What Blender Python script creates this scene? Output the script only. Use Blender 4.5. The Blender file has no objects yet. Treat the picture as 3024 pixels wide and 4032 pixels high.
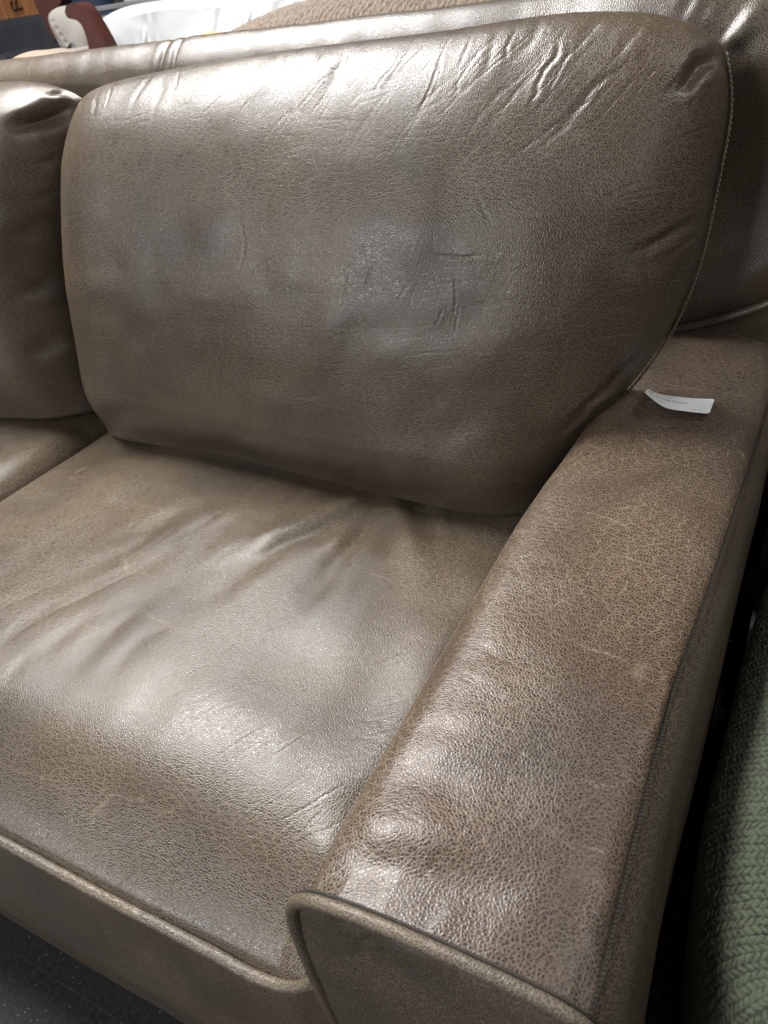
import bpy, math, random
import numpy as np
from mathutils import Vector, Matrix

# ------------------------------------------------------------------ camera, world, lamps, exposure
scene = bpy.context.scene
COL = scene.collection
R_CAM = ((0.88350508, -0.17311213, 0.43525965),
         (0.45117411, 0.564315, -0.69136857),
         (-0.12593926, 0.80720553, 0.57667889))
cam_data = bpy.data.cameras.new("camera")
cam = bpy.data.objects.new("camera", cam_data)
COL.objects.link(cam)
cam.matrix_world = Matrix.Translation((0, 0, 1.22)) @ Matrix([list(r) for r in R_CAM]).to_4x4()
cam_data.sensor_fit = 'VERTICAL'
cam_data.sensor_height = 36.0
cam_data.lens = 27.03
cam_data.clip_start = 0.02
cam_data.clip_end = 200
cam_data.dof.use_dof = True
cam_data.dof.focus_distance = 0.95
cam_data.dof.aperture_fstop = 9.0
scene.camera = cam

world = bpy.data.worlds.new("World")
scene.world = world
world.use_nodes = True
world.node_tree.nodes['Background'].inputs[0].default_value = (0.95, 0.97, 1.0, 1)
world.node_tree.nodes['Background'].inputs[1].default_value = 0.040
scene.view_settings.view_transform = 'Standard'
scene.view_settings.look = 'None'
scene.view_settings.gamma = 1.0
scene.view_settings.exposure = 0.12


def area_lamp(name, loc, target, sx, sy, power, color=(1.0, 0.99, 0.975)):
    l = bpy.data.lights.new(name, 'AREA')
    l.shape = 'RECTANGLE'
    l.size, l.size_y, l.energy, l.color = sx, sy, power, color
    o = bpy.data.objects.new(name, l)
    COL.objects.link(o)
    d = Vector(target) - Vector(loc)
    o.matrix_world = Matrix.Translation(loc) @ d.to_track_quat('-Z', 'Y').to_matrix().to_4x4()
    return o

area_lamp('ceiling_or_fill_lamp', (-2.4, 1.36, 3.6), (-2.0, 1.15, 0), 2.1, .36, 312)
area_lamp('ceiling_or_fill_lamp', (-2.8, -1.2, 3.6), (-2.4, -.6, 0), 1.2, .30, 13)
area_lamp('ceiling_or_fill_lamp', (-5.3, -8.0, 3.1), (-.7, .9, .8), 3.6, .50, 430, (.96, .98, 1.0))
area_lamp('ceiling_or_fill_lamp', (5.0, -3.0, 2.6), (-.2, 1.0, .9), 2.0, 1.0, 24, (.95, .98, 1.0))
area_lamp('ceiling_or_fill_lamp', (1.3, 1.3, 3.6), (.6, .9, 0), 1.2, .3, 24)  # lamp added to brighten the arm's outer side and the green chair
area_lamp('ceiling_or_fill_lamp', (1.5, -2.4, 3.6), (-.5, .7, .6), 2.0, 1.0, 30)  # added fill lamp, lifts the back cushion face and front panels


# ------------------------------------------------------------------ helpers
def spline(pts, t, closed=False):
    """natural cubic spline through pts, chord-length parameter 0..1"""
    P = np.asarray(pts, float)
    n = len(P)
    d = np.r_[0, np.cumsum(np.linalg.norm(np.diff(P, axis=0), axis=1))]
    d /= d[-1]
    t = np.asarray(t, float)
    if n == 2:
        return P[0] + (P[1] - P[0]) * t[:, None]
    h = np.diff(d)
    A = np.zeros((n, n)); rhs = np.zeros((n, P.shape[1]))
    A[0, 0] = A[-1, -1] = 1
    for i in range(1, n - 1):
        A[i, i - 1], A[i, i], A[i, i + 1] = h[i - 1], 2 * (h[i - 1] + h[i]), h[i]
        rhs[i] = 6 * ((P[i + 1] - P[i]) / h[i] - (P[i] - P[i - 1]) / h[i - 1])
    M = np.linalg.solve(A, rhs)
    k = np.clip(np.searchsorted(d, t, side='right') - 1, 0, n - 2)
    x0, x1, hh = d[k], d[k + 1], h[k]
    a = ((x1 - t) / hh)[:, None]; b = ((t - x0) / hh)[:, None]
    return a * P[k] + b * P[k + 1] + ((a ** 3 - a) * M[k] + (b ** 3 - b) * M[k + 1]) * (hh ** 2 / 6)[:, None]


def lerp1(t, xs, ys):
    """smooth 1D interpolation (monotone-ish: smoothed linear)"""
    return np.interp(t, xs, ys)


def sm(t, a, b):
    x = np.clip((t - a) / (b - a), 0, 1)
    return x * x * (3 - 2 * x)


def ease(t, w):
    """quarter circle rise over width w"""
    x = np.clip(t / w, 0, 1)
    return np.sqrt(np.clip(1 - (1 - x) ** 2, 0, 1))


def ease3(t, w):
    """softer shoulder: leaves the flat without a break in curvature"""
    x = np.clip(t / w, 0, 1)
    return np.sqrt(np.clip(1 - (1 - x) ** 3.2, 0, 1))


def vnoise(X, Y, seed):
    """value noise, lattice 1 unit, -1..1"""
    rng = np.random.RandomState(seed)
    G = rng.rand(256, 256) * 2 - 1
    x0 = np.floor(X).astype(int); y0 = np.floor(Y).astype(int)
    fx = X - x0; fy = Y - y0
    fx = fx * fx * fx * (fx * (fx * 6 - 15) + 10); fy = fy * fy * fy * (fy * (fy * 6 - 15) + 10)
    g = lambda a, b: G[a & 255, b & 255]
    return ((g(x0, y0) * (1 - fx) + g(x0 + 1, y0) * fx) * (1 - fy)
            + (g(x0, y0 + 1) * (1 - fx) + g(x0 + 1, y0 + 1) * fx) * fy)


def seg_dist(X, Y, pts):
    """distance to a polyline and 0..1 position along it; signed side"""
    pts = np.asarray(pts, float)
    L = np.r_[0, np.cumsum(np.linalg.norm(np.diff(pts, axis=0), axis=1))]
    best = np.full(X.shape, 1e9); pos = np.zeros(X.shape); side = np.zeros(X.shape)
    for i in range(len(pts) - 1):
        a, b = pts[i], pts[i + 1]
        d = b - a; l2 = (d ** 2).sum() + 1e-12
        t = np.clip(((X - a[0]) * d[0] + (Y - a[1]) * d[1]) / l2, 0, 1)
        dx = X - (a[0] + d[0] * t); dy = Y - (a[1] + d[1] * t)
        q = np.hypot(dx, dy)
        m = q < best
        best[m] = q[m]; pos[m] = ((L[i] + t * math.sqrt(l2)) / L[-1])[m]
        side[m] = np.sign(d[0] * dy - d[1] * dx)[m]
    return best, pos, side


def crease(X, Y, pts, w, depth, lip=0.28, wob=0.0, seed=1):
    """a fold in the leather: groove of half width w with raised lips, fading at both ends"""
    pts = np.asarray(pts, float)
    if len(pts) > 2:
        pts = spline(pts, np.linspace(0, 1, 4 * len(pts)))
    m = 5 * w
    lo = pts.min(0) - m; hi = pts.max(0) + m
    out = np.zeros(X.shape)
    sel = (X > lo[0]) & (X < hi[0]) & (Y > lo[1]) & (Y < hi[1])
    if not sel.any():
        return out
    xs, ys = X[sel], Y[sel]
    if wob:
        xs = xs + wob * vnoise(xs / (wob * 6), ys / (wob * 6), seed)
        ys = ys + wob * vnoise(xs / (wob * 6) + 9, ys / (wob * 6), seed + 1)
    q, pos, side = seg_dist(xs, ys, pts)
    end = sm(pos, 0, .38) * (1 - sm(pos, .55, 1.0))
    prof = -np.exp(-(q / w) ** 2) + lip * np.exp(-((q - 2.0 * w) / (1.1 * w)) ** 2)
    out[sel] = depth * prof * end
    return out


def wrinkle_field(X, Y, ang, along, across, amp, seed, sharp=.22, bend=.12):
    """a net of long thin creases running along ang"""
    wx = X + bend * along * vnoise(X / along, Y / along, seed + 7)
    wy = Y + bend * along * vnoise(X / along + 4, Y / along, seed + 8)
    a = (math.cos(ang) * wx + math.sin(ang) * wy) / along
    b = (-math.sin(ang) * wx + math.cos(ang) * wy) / across
    n = vnoise(a + 40, b + 40, seed)
    m = vnoise(a * .7 + 11, b * .35 + 60, seed + 1)
    return -amp * np.clip(1 - np.abs(n) / sharp, 0, 1) ** 1.5 * sm(m, -.15, .45)


def bump(X, Y, cx, cy, rx, ry, h, rot=0.0, p=2):
    c, s = math.cos(rot), math.sin(rot)
    dx = (X - cx) * c + (Y - cy) * s
    dy = -(X - cx) * s + (Y - cy) * c
    return h * np.exp(-((dx / rx) ** 2 + (dy / ry) ** 2) ** (p / 2))


def normals(P):
    du = np.gradient(P, axis=1); dv = np.gradient(P, axis=0)
    n = np.cross(du, dv)
    return n / (np.linalg.norm(n, axis=2, keepdims=True) + 1e-12)


def displace(P, D, flip=False):
    n = normals(P)
    if flip:
        n = -n
    return P + n * D[..., None]


def link(o, parent=None):
    COL.objects.link(o)
    if parent is not None:
        o.parent = parent
    return o


def mesh_obj(name, V, F, mat, parent=None, smooth=True, uv=None):
    me = bpy.data.meshes.new(name)
    V = np.asarray(V, np.float32).reshape(-1, 3)
    F = np.asarray(F, np.int32)
    k = F.shape[1]
    me.vertices.add(len(V)); me.vertices.foreach_set('co', V.ravel())
    me.loops.add(F.size); me.loops.foreach_set('vertex_index', F.ravel())
    me.polygons.add(len(F))
    me.polygons.foreach_set('loop_start', np.arange(0, F.size, k, dtype=np.int32))
    me.polygons.foreach_set('loop_total', np.full(len(F), k, np.int32))
    if smooth:
        me.polygons.foreach_set('use_smooth', np.ones(len(F), bool))
    me.update(calc_edges=True)
    if uv is not None:
        lay = me.uv_layers.new(name='UVMap')
        lay.data.foreach_set('uv', np.asarray(uv, np.float32).reshape(-1, 2)[F.ravel()].ravel())
    me.validate()
    if mat is not None:
        me.materials.append(mat)
    o = bpy.data.objects.new(name, me)
    return link(o, parent)


def grid_faces(ny, nx, flip=False, close_u=False):
    i, j = np.meshgrid(np.arange(ny - 1), np.arange(nx if close_u else nx - 1), indexing='ij')
    j1 = (j + 1) % nx
    a = i * nx + j; b = i * nx + j1; c = (i + 1) * nx + j1; d = (i + 1) * nx + j
    F = np.stack([a, b, c, d], -1).reshape(-1, 4)
    return F[:, ::-1] if flip else F


def grid_obj(name, P, mat, parent=None, uv=None, flip=False, off=(0, 0)):
    ny, nx = P.shape[:2]
    if uv is None:
        su = np.r_[0, np.cumsum(np.linalg.norm(np.diff(P[ny // 2], axis=0), axis=1))]
        sv = np.r_[0, np.cumsum(np.linalg.norm(np.diff(P[:, nx // 2], axis=0), axis=1))]
        U, W = np.meshgrid(su + off[0], sv + off[1])
        uv = np.stack([U, W], -1)
    return mesh_obj(name, P, grid_faces(ny, nx, flip), mat, parent, uv=uv)


def tube_obj(name, pts, r, mat, parent=None, n=400, k=14, rough=0.0, seed=3, flat=1.0, up=(0, 0, 1), off=(0, 0)):
    C = spline(pts, np.linspace(0, 1, n)) if len(pts) > 2 else np.linspace(pts[0], pts[1], n)
    T = np.gradient(C, axis=0); T /= np.linalg.norm(T, axis=1, keepdims=True)
    up = np.asarray(up, float)
    A = np.cross(T, up); A /= np.linalg.norm(A, axis=1, keepdims=True) + 1e-9
    B = np.cross(A, T)
    s = np.r_[0, np.cumsum(np.linalg.norm(np.diff(C, axis=0), axis=1))]
    th = np.linspace(0, 2 * np.pi, k + 1)
    TT, SS = np.meshgrid(th, s)
    rr = np.full(TT.shape, float(r)) if np.isscalar(r) else np.asarray(r)[:, None] * np.ones(TT.shape)
    if rough:
        rr = rr * (1 + rough * vnoise(SS / (r * 1.2), 3 + 2.2 * np.cos(TT), seed) + rough * .6 * vnoise(SS / (r * .5), 7 + 3 * np.sin(TT), seed + 1))
    P = C[:, None, :] + rr[..., None] * (np.cos(TT)[..., None] * A[:, None, :] + flat * np.sin(TT)[..., None] * B[:, None, :])
    uv = np.stack([SS + off[0], TT * (r if np.isscalar(r) else .005) + off[1]], -1)
    return mesh_obj(name, P, grid_faces(n, k + 1, True), mat, parent, uv=uv)


def empty(name, loc, label=None, cat=None, group=None):
    o = bpy.data.objects.new(name, None)
    o.location = loc
    COL.objects.link(o)
    if label: o['label'] = label
    if cat: o['category'] = cat
    if group: o['group'] = group
    return o


def keep(o, parent):
    """parent while keeping the world-space vertices where they are"""
    o.parent = parent
    o.matrix_parent_inverse = Matrix.Translation(parent.location).inverted()
    return o

M = {}
QUALITY = 1
def QN(n):
    return max(8, int(n * QUALITY))

# ------------------------------------------------------------------ materials
class NT:
    def __init__(s, name):
        s.m = bpy.data.materials.new(name); s.m.use_nodes = True
        s.t = s.m.node_tree; s.t.nodes.clear()
        s.out = s.n('ShaderNodeOutputMaterial')
        s.b = s.n('ShaderNodeBsdfPrincipled')
        s.l(s.b.outputs[0], s.out.inputs[0])
    def n(s, typ, **kw):
        x = s.t.nodes.new(typ)
        for k, v in kw.items():
            setattr(x, k, v)
        return x
    def l(s, a, b):
        s.t.links.new(a, b)
    def put(s, inp, v):
        if isinstance(v, bpy.types.NodeSocket): s.l(v, inp)
        else: inp.default_value = v
    def math(s, op, a, b=0.0, c=None, clamp=False):
        x = s.n('ShaderNodeMath', operation=op, use_clamp=clamp)
        s.put(x.inputs[0], a); s.put(x.inputs[1], b)
        if c is not None: s.put(x.inputs[2], c)
        return x.outputs[0]
    def ramp(s, v, a, b, lo=0.0, hi=1.0, smooth=True):
        x = s.n('ShaderNodeMapRange', interpolation_type='SMOOTHSTEP' if smooth else 'LINEAR')
        s.put(x.inputs[0], v)
        for i, q in zip((1, 2, 3, 4), (a, b, lo, hi)): s.put(x.inputs[i], q)
        return x.outputs[0]
    def noise(s, vec, scale, detail=2.0, rough=0.5, dist=0.0):
        x = s.n('ShaderNodeTexNoise'); s.l(vec, x.inputs['Vector'])
        x.inputs['Scale'].default_value = scale; x.inputs['Detail'].default_value = detail
        x.inputs['Roughness'].default_value = rough; x.inputs['Distortion'].default_value = dist
        return x.outputs['Fac'], x.outputs['Color']
    def vor(s, vec, scale, feature='F1', rnd=1.0, dims='3D'):
        x = s.n('ShaderNodeTexVoronoi', feature=feature, voronoi_dimensions=dims)
        s.l(vec, x.inputs['Vector']); s.put(x.inputs['Scale'], scale)
        x.inputs['Randomness'].default_value = rnd
        return x.outputs['Distance']
    def mix(s, f, a, b, mode='MIX'):
        x = s.n('ShaderNodeMix', data_type='RGBA', blend_type=mode)
        s.put(x.inputs['Factor'], f)
        for i, v in ((6, a), (7, b)):
            s.put(x.inputs[i], v if isinstance(v, bpy.types.NodeSocket) else (*v, 1) if len(v) == 3 else v)
        return x.outputs[2]
    def mapping(s, vec, loc=(0, 0, 0), rot=(0, 0, 0), sc=(1, 1, 1)):
        x = s.n('ShaderNodeMapping'); s.l(vec, x.inputs[0])
        x.inputs['Location'].default_value = loc; x.inputs['Rotation'].default_value = rot
        x.inputs['Scale'].default_value = sc
        return x.outputs[0]
    def vadd(s, a, b, k=1.0):
        x = s.n('ShaderNodeVectorMath', operation='MULTIPLY_ADD')
        s.put(x.inputs[0], b); x.inputs[1].default_value = (k, k, k); s.put(x.inputs[2], a)
        return x.outputs[0]
    def bumpn(s, h, strength, dist, nrm=None):
        x = s.n('ShaderNodeBump'); s.l(h, x.inputs['Height'])
        s.put(x.inputs['Strength'], strength); x.inputs['Distance'].default_value = dist
        if nrm is not None: s.l(nrm, x.inputs['Normal'])
        return x.outputs[0]
    def set(s, **kw):
        for k, v in kw.items():
            s.put(s.b.inputs[k.replace('_', ' ')], v if not isinstance(v, tuple) or len(v) == 4 else (*v, 1))
        return s.m


def leather(name, cell=0.0031, line=1.0, dark=(0.020, 0.014, 0.009), mid=(0.060, 0.0422, 0.0285), pale=(0.235, 0.182, 0.124),
            grey=0.15, scratch=0.5, rough=0.29, crackdir=0.0, bump=1.0, off=0.0, warm=0.5):
    N = NT(name)
    uvn = N.n('ShaderNodeTexCoord').outputs['UV']
    uv = N.mapping(uvn, (off, off * 1.7, 0))
    # wobble the lookup so cells are not perfect polygons
    _, wc = N.noise(uv, 1 / (cell * 2.2), 2, .6)
    w0 = N.n('ShaderNodeVectorMath', operation='SUBTRACT'); N.l(wc, w0.inputs[0]); w0.inputs[1].default_value = (.5, .5, .5)
    uw = N.vadd(uv, w0.outputs[0], cell * .55)
    big, bigc = N.noise(uv, 5.0, 2, .5, .3)
    med, _ = N.noise(uv, 34, 3, .6)
    fine, _ = N.noise(uv, 900, 2, .6)
    # pebbles
    u1 = N.mapping(uw, sc=(1, 1.12, 1), rot=(0, 0, crackdir + .4))
    e1 = N.vor(u1, 1 / cell, 'DISTANCE_TO_EDGE', dims='2D')
    f1 = N.vor(u1, 1 / cell, 'F1', dims='2D')
    # longer creases: three families of stretched cells
    u2 = N.mapping(uw, rot=(0, 0, crackdir), sc=(.38, 1, 1), loc=(3, 1, 0))
    e2 = N.vor(u2, 1 / (cell * 1.9), 'DISTANCE_TO_EDGE', dims='2D')
    u3 = N.mapping(uw, rot=(0, 0, crackdir + 1.15), sc=(.40, 1, 1), loc=(7, 5, 0))
    e3 = N.vor(u3, 1 / (cell * 2.1), 'DISTANCE_TO_EDGE', dims='2D')
    wear = N.ramp(big, .36, .62)                        # where the finish is worn open
    l1 = N.ramp(e1, .02, .16, 1, 0)
    l2 = N.ramp(e2, .008, .055, 1, 0)
    l3 = N.ramp(e3, .008, .050, 1, 0)
    lw = N.ramp(med, .3, .65, .85, 1.0)
    lines = N.math('MAXIMUM', N.math('MULTIPLY', l1, .72), N.math('MAXIMUM', l2, N.math('MULTIPLY', l3, .9)))
    lines = N.math('MULTIPLY', lines, lw)
    pore = N.ramp(f1, .14, .50, 1, 0)                    # dark heart of each pebble
    pore = N.math('MULTIPLY', pore, N.ramp(med, .35, .7, .85, 1))
    # base hue: warm brown to taupe grey patches
    hue, _ = N.noise(uv, 3.1, 3, .5, .3)
    g1 = tuple(.5 * (a + sum(mid) / 3 * 1.05) for a in mid)
    base = N.mix(N.ramp(hue, .38, .64), mid, tuple(a * (1 - grey) + b * grey for a, b in zip(g1, (.098, .088, .072))))
    cloud, _ = N.noise(uv, 9, 4, .5, .2)
    base = N.mix(N.ramp(cloud, .30, .75, 0, .45), base, tuple(min(1, c * 1.9) for c in mid))
    base = N.mix(N.math('MULTIPLY', pore, N.ramp(wear, 0, 1, .85, 1)), base, dark)
    col = N.mix(N.math('MULTIPLY', lines, N.ramp(wear, 0, 1, .38 * line, .98 * line, False)), base, pale)
    # scuffs: sparse long thin pale scratches
    hs = None
    if scratch:
        us = N.vadd(uv, w0.outputs[0], .006)
        sc_ = []
        for r, s_, l_ in ((crackdir + .25, 17, (2, 2, 0)), (crackdir - .5, 12, (5, 1, 0)), (crackdir + 1.9, 9, (8, 3, 0))):
            _, wn = N.noise(uv, 14, 1, .5)
            um = N.mapping(N.vadd(us, wn, .02), rot=(0, 0, r), sc=(.13, 1, 1), loc=l_)
            e = N.vor(um, s_, 'DISTANCE_TO_EDGE', dims='2D')
            msk, _ = N.noise(N.mapping(uv, loc=l_), 16, 2, .6)
            sc_.append(N.math('MULTIPLY', N.ramp(e, .002, .013, 1, 0), N.ramp(msk, .52, .66)))
        hs = N.math('MAXIMUM', N.math('MAXIMUM', sc_[0], sc_[1]), sc_[2])
        brk, _ = N.noise(uv, 420, 2, .7)
        hs = N.math('MULTIPLY', hs, N.ramp(brk, .35, .6, .3, 1))
        col = N.mix(N.math('MULTIPLY', hs, scratch * .38), col, (.42, .33, .235))
    # relief
    h = N.math('SUBTRACT', N.ramp(e1, 0, .30), N.math('MULTIPLY', N.math('MAXIMUM', l2, l3), .35))
    h = N.math('ADD', h, N.math('MULTIPLY', fine, .15))
    mh, _ = N.noise(uv, 120, 3, .6)
    n0 = N.bumpn(mh, .05 * bump, .0010)
    nb = N.bumpn(h, .5 * bump, .00024, n0)
    rg = N.math('ADD', N.ramp(med, .2, .8, rough - .04, rough + .06), N.math('MULTIPLY', lines, .14))
    return N.set(Base_Color=col, Roughness=rg, Normal=nb, Specular_IOR_Level=.40, Coat_Weight=.09, Coat_Roughness=.20, Coat_Normal=nb)


M['seat'] = leather('seat_leather', cell=.0033, line=.66, scratch=.6, pale=(.25, .196, .130), crackdir=1.2)
M['back'] = leather('back_leather', cell=.0033, line=.52, scratch=.3, off=3.3, crackdir=.3)
M['arm'] = leather('arm_leather', cell=.0033, line=.86, mid=(.056, .034, .022), pale=(.27, .200, .135), dark=(.015, .009, .007), scratch=.75, crackdir=.5, off=7.7)
M['side'] = leather('side_leather', cell=.0030, line=.75, scratch=.2, off=11.7, mid=(.064, .044, .030))
M['front'] = leather('front_leather', cell=.0030, line=.8, mid=(.062, .045, .030), scratch=.25, off=5.1)
M['rail'] = leather('rail_leather', cell=.0030, line=.35, scratch=.1, off=9.1, grey=.6)
M['pipe'] = leather('piping_leather', cell=.0022, line=.75, scratch=.2, off=2.1, mid=(.115, .09, .062), rough=.27, bump=1.2)


def plain(name, col, rough=.6, var=.15, scale=30, bump=0.0, bscale=200, spec=.5, metallic=0.0, sheen=0.0):
    N = NT(name)
    co = N.n('ShaderNodeTexCoord').outputs['Object']
    f, _ = N.noise(co, scale, 4, .6)
    c = N.mix(N.ramp(f, .25, .75), tuple(x * (1 - var) for x in col), tuple(min(1, x * (1 + var)) for x in col))
    kw = dict(Base_Color=c, Roughness=rough, Specular_IOR_Level=spec, Metallic=metallic)
    if sheen: kw['Sheen_Weight'] = sheen
    if bump:
        g, _ = N.noise(co, bscale, 4, .65)
        kw['Normal'] = N.bumpn(g, bump, .002)
    return N.set(**kw)


M['dgroove'] = plain('dark_seam', (.028, .022, .016), .7, .2, 100)
M['thread'] = plain('pale_thread', (.24, .20, .15), .7, .25, 300)
M['dark_thread'] = plain('dark_thread', (.02, .018, .015), .8, .2, 300)
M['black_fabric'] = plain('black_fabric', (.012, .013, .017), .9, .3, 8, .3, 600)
M['tan_fabric'] = plain('tan_fabric', (.17, .125, .085), .9, .15, 12, .4, 500, sheen=.3)
M['tuft_fabric'] = plain('grey_linen', (.20, .185, .165), .85, .1, 14, .4, 500)
M['dark_wood'] = plain('dark_red_wood', (.045, .014, .010), .42, .25, 6)
M['orange'] = plain('orange_fabric', (.50, .22, .10), .8, .1, 30)
M['steel'] = plain('brushed_steel', (.42, .42, .42), .35, .1, 10, metallic=.7)
M['navy'] = plain('navy_fabric', (.015, .025, .055), .8, .2, 10)
M['brass'] = plain('dark_iron', (.02, .014, .01), .5, .2, 40, metallic=.6)
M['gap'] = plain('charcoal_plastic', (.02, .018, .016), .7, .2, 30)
M['blue_grey'] = plain('blue_grey_steel', (.10, .16, .22), .4, .1, 10, metallic=.4)

# white stretch sheet
M['sheet'] = plain('white_sheet', (.46, .47, .465), .6, .04, 4, .15, 40)

# honey oak
N = NT('orange_oak')
co = N.n('ShaderNodeTexCoord').outputs['Object']
g, _ = N.noise(N.mapping(co, sc=(1, 1, .08)), 40, 4, .6, 1.5)
M['oak'] = N.set(Base_Color=N.mix(N.ramp(g, .3, .7), (.23, .085, .030), (.34, .15, .06)), Roughness=.4)

# chenille chevron of the brown cushion behind
N = NT('brown_chenille')
co = N.n('ShaderNodeTexCoord').outputs['UV']
f, _ = N.noise(N.mapping(co, sc=(1, .35, 1)), 260, 3, .7)
g, _ = N.noise(N.mapping(co, rot=(0, 0, .6), sc=(1, .3, 1)), 120, 3, .6)
M['brown_chenille'] = N.set(Base_Color=N.mix(N.ramp(f, .3, .7), (.055, .036, .024), (.18, .13, .09)), Roughness=.9,
                            Normal=N.bumpn(g, .7, .004), Sheen_Weight=.3)

# paper
M['paper'] = plain('white_paper', (.86, .87, .86), .5, .02, 20)
M['ink'] = plain('grey_ink', (.30, .31, .34), .6, .1, 20)
M['ink_dark'] = plain('dark_ink', (.16, .16, .18), .6, .1, 20)

# green chenille: woven relief on the mesh darkens the gaps, shade put into colour
N = NT('green_chenille')
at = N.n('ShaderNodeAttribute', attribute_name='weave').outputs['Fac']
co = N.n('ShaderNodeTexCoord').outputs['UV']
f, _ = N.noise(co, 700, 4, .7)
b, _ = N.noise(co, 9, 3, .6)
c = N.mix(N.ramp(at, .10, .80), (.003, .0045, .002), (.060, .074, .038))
c = N.mix(N.ramp(f, .5, .8, 0, .3), c, (.12, .14, .08))
c = N.mix(N.ramp(b, .3, .7, 0, .25), c, (.06, .075, .045))
M['green'] = N.set(Base_Color=c, Roughness=.85, Sheen_Weight=.12, Normal=N.bumpn(f, .6, .0012))

# dark floor
N = NT('floor_vinyl')
co = N.n('ShaderNodeTexCoord').outputs['Object']
a, _ = N.noise(co, 130, 5, .75)
b, _ = N.noise(co, 7, 4, .6)
sp = N.vor(co, 70, 'F1'); 
c = N.mix(N.ramp(a, .42, .68), (.006, .006, .0065), (.045, .045, .046))
c = N.mix(N.ramp(b, .35, .7, 0, .5), c, (.018, .018, .018))
c = N.mix(N.ramp(sp, .06, .10, .8, 0), c, (.30, .28, .25))
um = N.mapping(co, rot=(0, 0, .5), sc=(.05, 1, 1)); e = N.vor(um, 12, 'DISTANCE_TO_EDGE', dims='2D')
mk, _ = N.noise(co, 9, 2, .6)
c = N.mix(N.math('MULTIPLY', N.ramp(e, .001, .006, 1, 0), N.ramp(mk, .52, .62, 0, .5)), c, (.16, .15, .14))
M['floor'] = N.set(Base_Color=c, Roughness=.6, Normal=N.bumpn(a, .3, .002))

# ------------------------------------------------------------------ shapes of the sofa (all in metres)
# --- right back cushion: outline of its seam + pillow bulge
BC = dict(
    L=[(-1.268, .99, .485), (-1.280, 1.03, .62), (-1.258, 1.06, .80), (-1.222, 1.09, .97), (-1.180, 1.11, 1.085)],
    R=[(-.315, .97, .48), (-.283, .99, .56), (-.220, 1.02, .655), (-.158, 1.04, .76), (-.130, 1.06, .86), (-.122, 1.08, .96), (-.122, 1.10, 1.04), (-.135, 1.11, 1.086)],
    B=[(-1.268, .995, .485), (-.95, 1.026, .474), (-.65, 1.001, .474), (-.315, .972, .48)],
    T=[(-1.180, 1.11, 1.085), (-1.0, 1.13, 1.098), (-.7, 1.14, 1.109), (-.45, 1.14, 1.113), (-.30, 1.14, 1.115), (-.20, 1.125, 1.103), (-.135, 1.11, 1.086)])


def edge_param(n, w=.12, k=.55):
    """0..1 samples, denser near both ends"""
    s = np.linspace(0, 1, n)
    return (1 - k) * s + k * (.5 - .5 * np.cos(np.pi * s))


def coons(D, u, v):
    L = spline(D['L'], v)[:, None]; R = spline(D['R'], v)[:, None]
    B = spline(D['B'], u)[None]; T = spline(D['T'], u)[None]
    U = u[None, :, None]; W = v[:, None, None]
    c00, c10, c01, c11 = (np.array(x, float) for x in (D['B'][0], D['B'][-1], D['T'][0], D['T'][-1]))
    return ((1 - U) * L + U * R + (1 - W) * B + W * T
            - ((1 - U) * (1 - W) * c00 + U * (1 - W) * c10 + (1 - U) * W * c01 + U * W * c11))


def back_cushion_base(nu, nv):
    u = edge_param(nu); v = edge_param(nv)
    P = coons(BC, u, v)
    U, V = np.meshgrid(u, v)
    f = ease3(U, .14) * ease3(1 - U, .19) * ease(V, .035) ** .9 * ease3(1 - V, .50)
    belly = np.sin(np.pi * np.clip(U, 0, 1)) ** .6
    A = .112 + .060 * belly * np.sin(np.pi * np.clip(V, 0, 1) ** .72)
    fa = f * A * (.62 + .42 * sm(V, 0, .20))
    P[..., 0] += .02 * fa; P[..., 1] -= .965 * fa; P[..., 2] += (.26 * sm(V, .0, .45) - .06 * (1 - sm(V, 0, .25))) * fa
    P[..., 2] += .022 * ease(U, .12) * ease(1 - U, .09) * sm(V, .55, .95)
    return P, U, V


def left_back_base(nu, nv):
    D = dict(
        L=[(-2.36, 1.00, .50), (-2.38, 1.05, .75), (-2.33, 1.11, 1.09)],
        R=[(-1.325, 1.03, .50), (-1.315, 1.05, .62), (-1.30, 1.07, .78), (-1.255, 1.09, .93), (-1.205, 1.105, 1.05), (-1.185, 1.11, 1.090)],
        B=[(-2.36, 1.00, .50), (-1.85, .99, .48), (-1.325, 1.03, .50)],
        T=[(-2.33, 1.11, 1.09), (-1.9, 1.135, 1.11), (-1.5, 1.135, 1.112), (-1.28, 1.12, 1.108), (-1.185, 1.11, 1.090)])
    u = edge_param(nu); v = edge_param(nv)
    P = coons(D, u, v)
    U, V = np.meshgrid(u, v)
    f = ease(U, .085) * ease(1 - U, .13) * ease(V, .035) * ease(1 - V, .30)
    A = .125 + .045 * np.sin(np.pi * U) ** .6 * np.sin(np.pi * np.clip(V * .92 + .06, 0, 1))
    fa = f * A * (.62 + .38 * sm(V, 0, .22))
    P[..., 0] += .02 * fa; P[..., 1] -= .965 * fa; P[..., 2] += (.26 * sm(V, .0, .45) - .06 * (1 - sm(V, 0, .25))) * fa
    P[..., 2] += .014 * ease(U, .12) * ease(1 - U, .12) * sm(V, .55, .95)
    return P, U, V


PIPE_SEAT = [(-1.31, .216, .452), (-1.29, .213, .424), (-1.20, .212, .412), (-1.0, .212, .409), (-.761, .212, .411), (-.564, .212, .411), (-.413, .212, .415), (-.345, .213, .420), (-.310, .218, .438), (-.284, .228, .478)]


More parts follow.
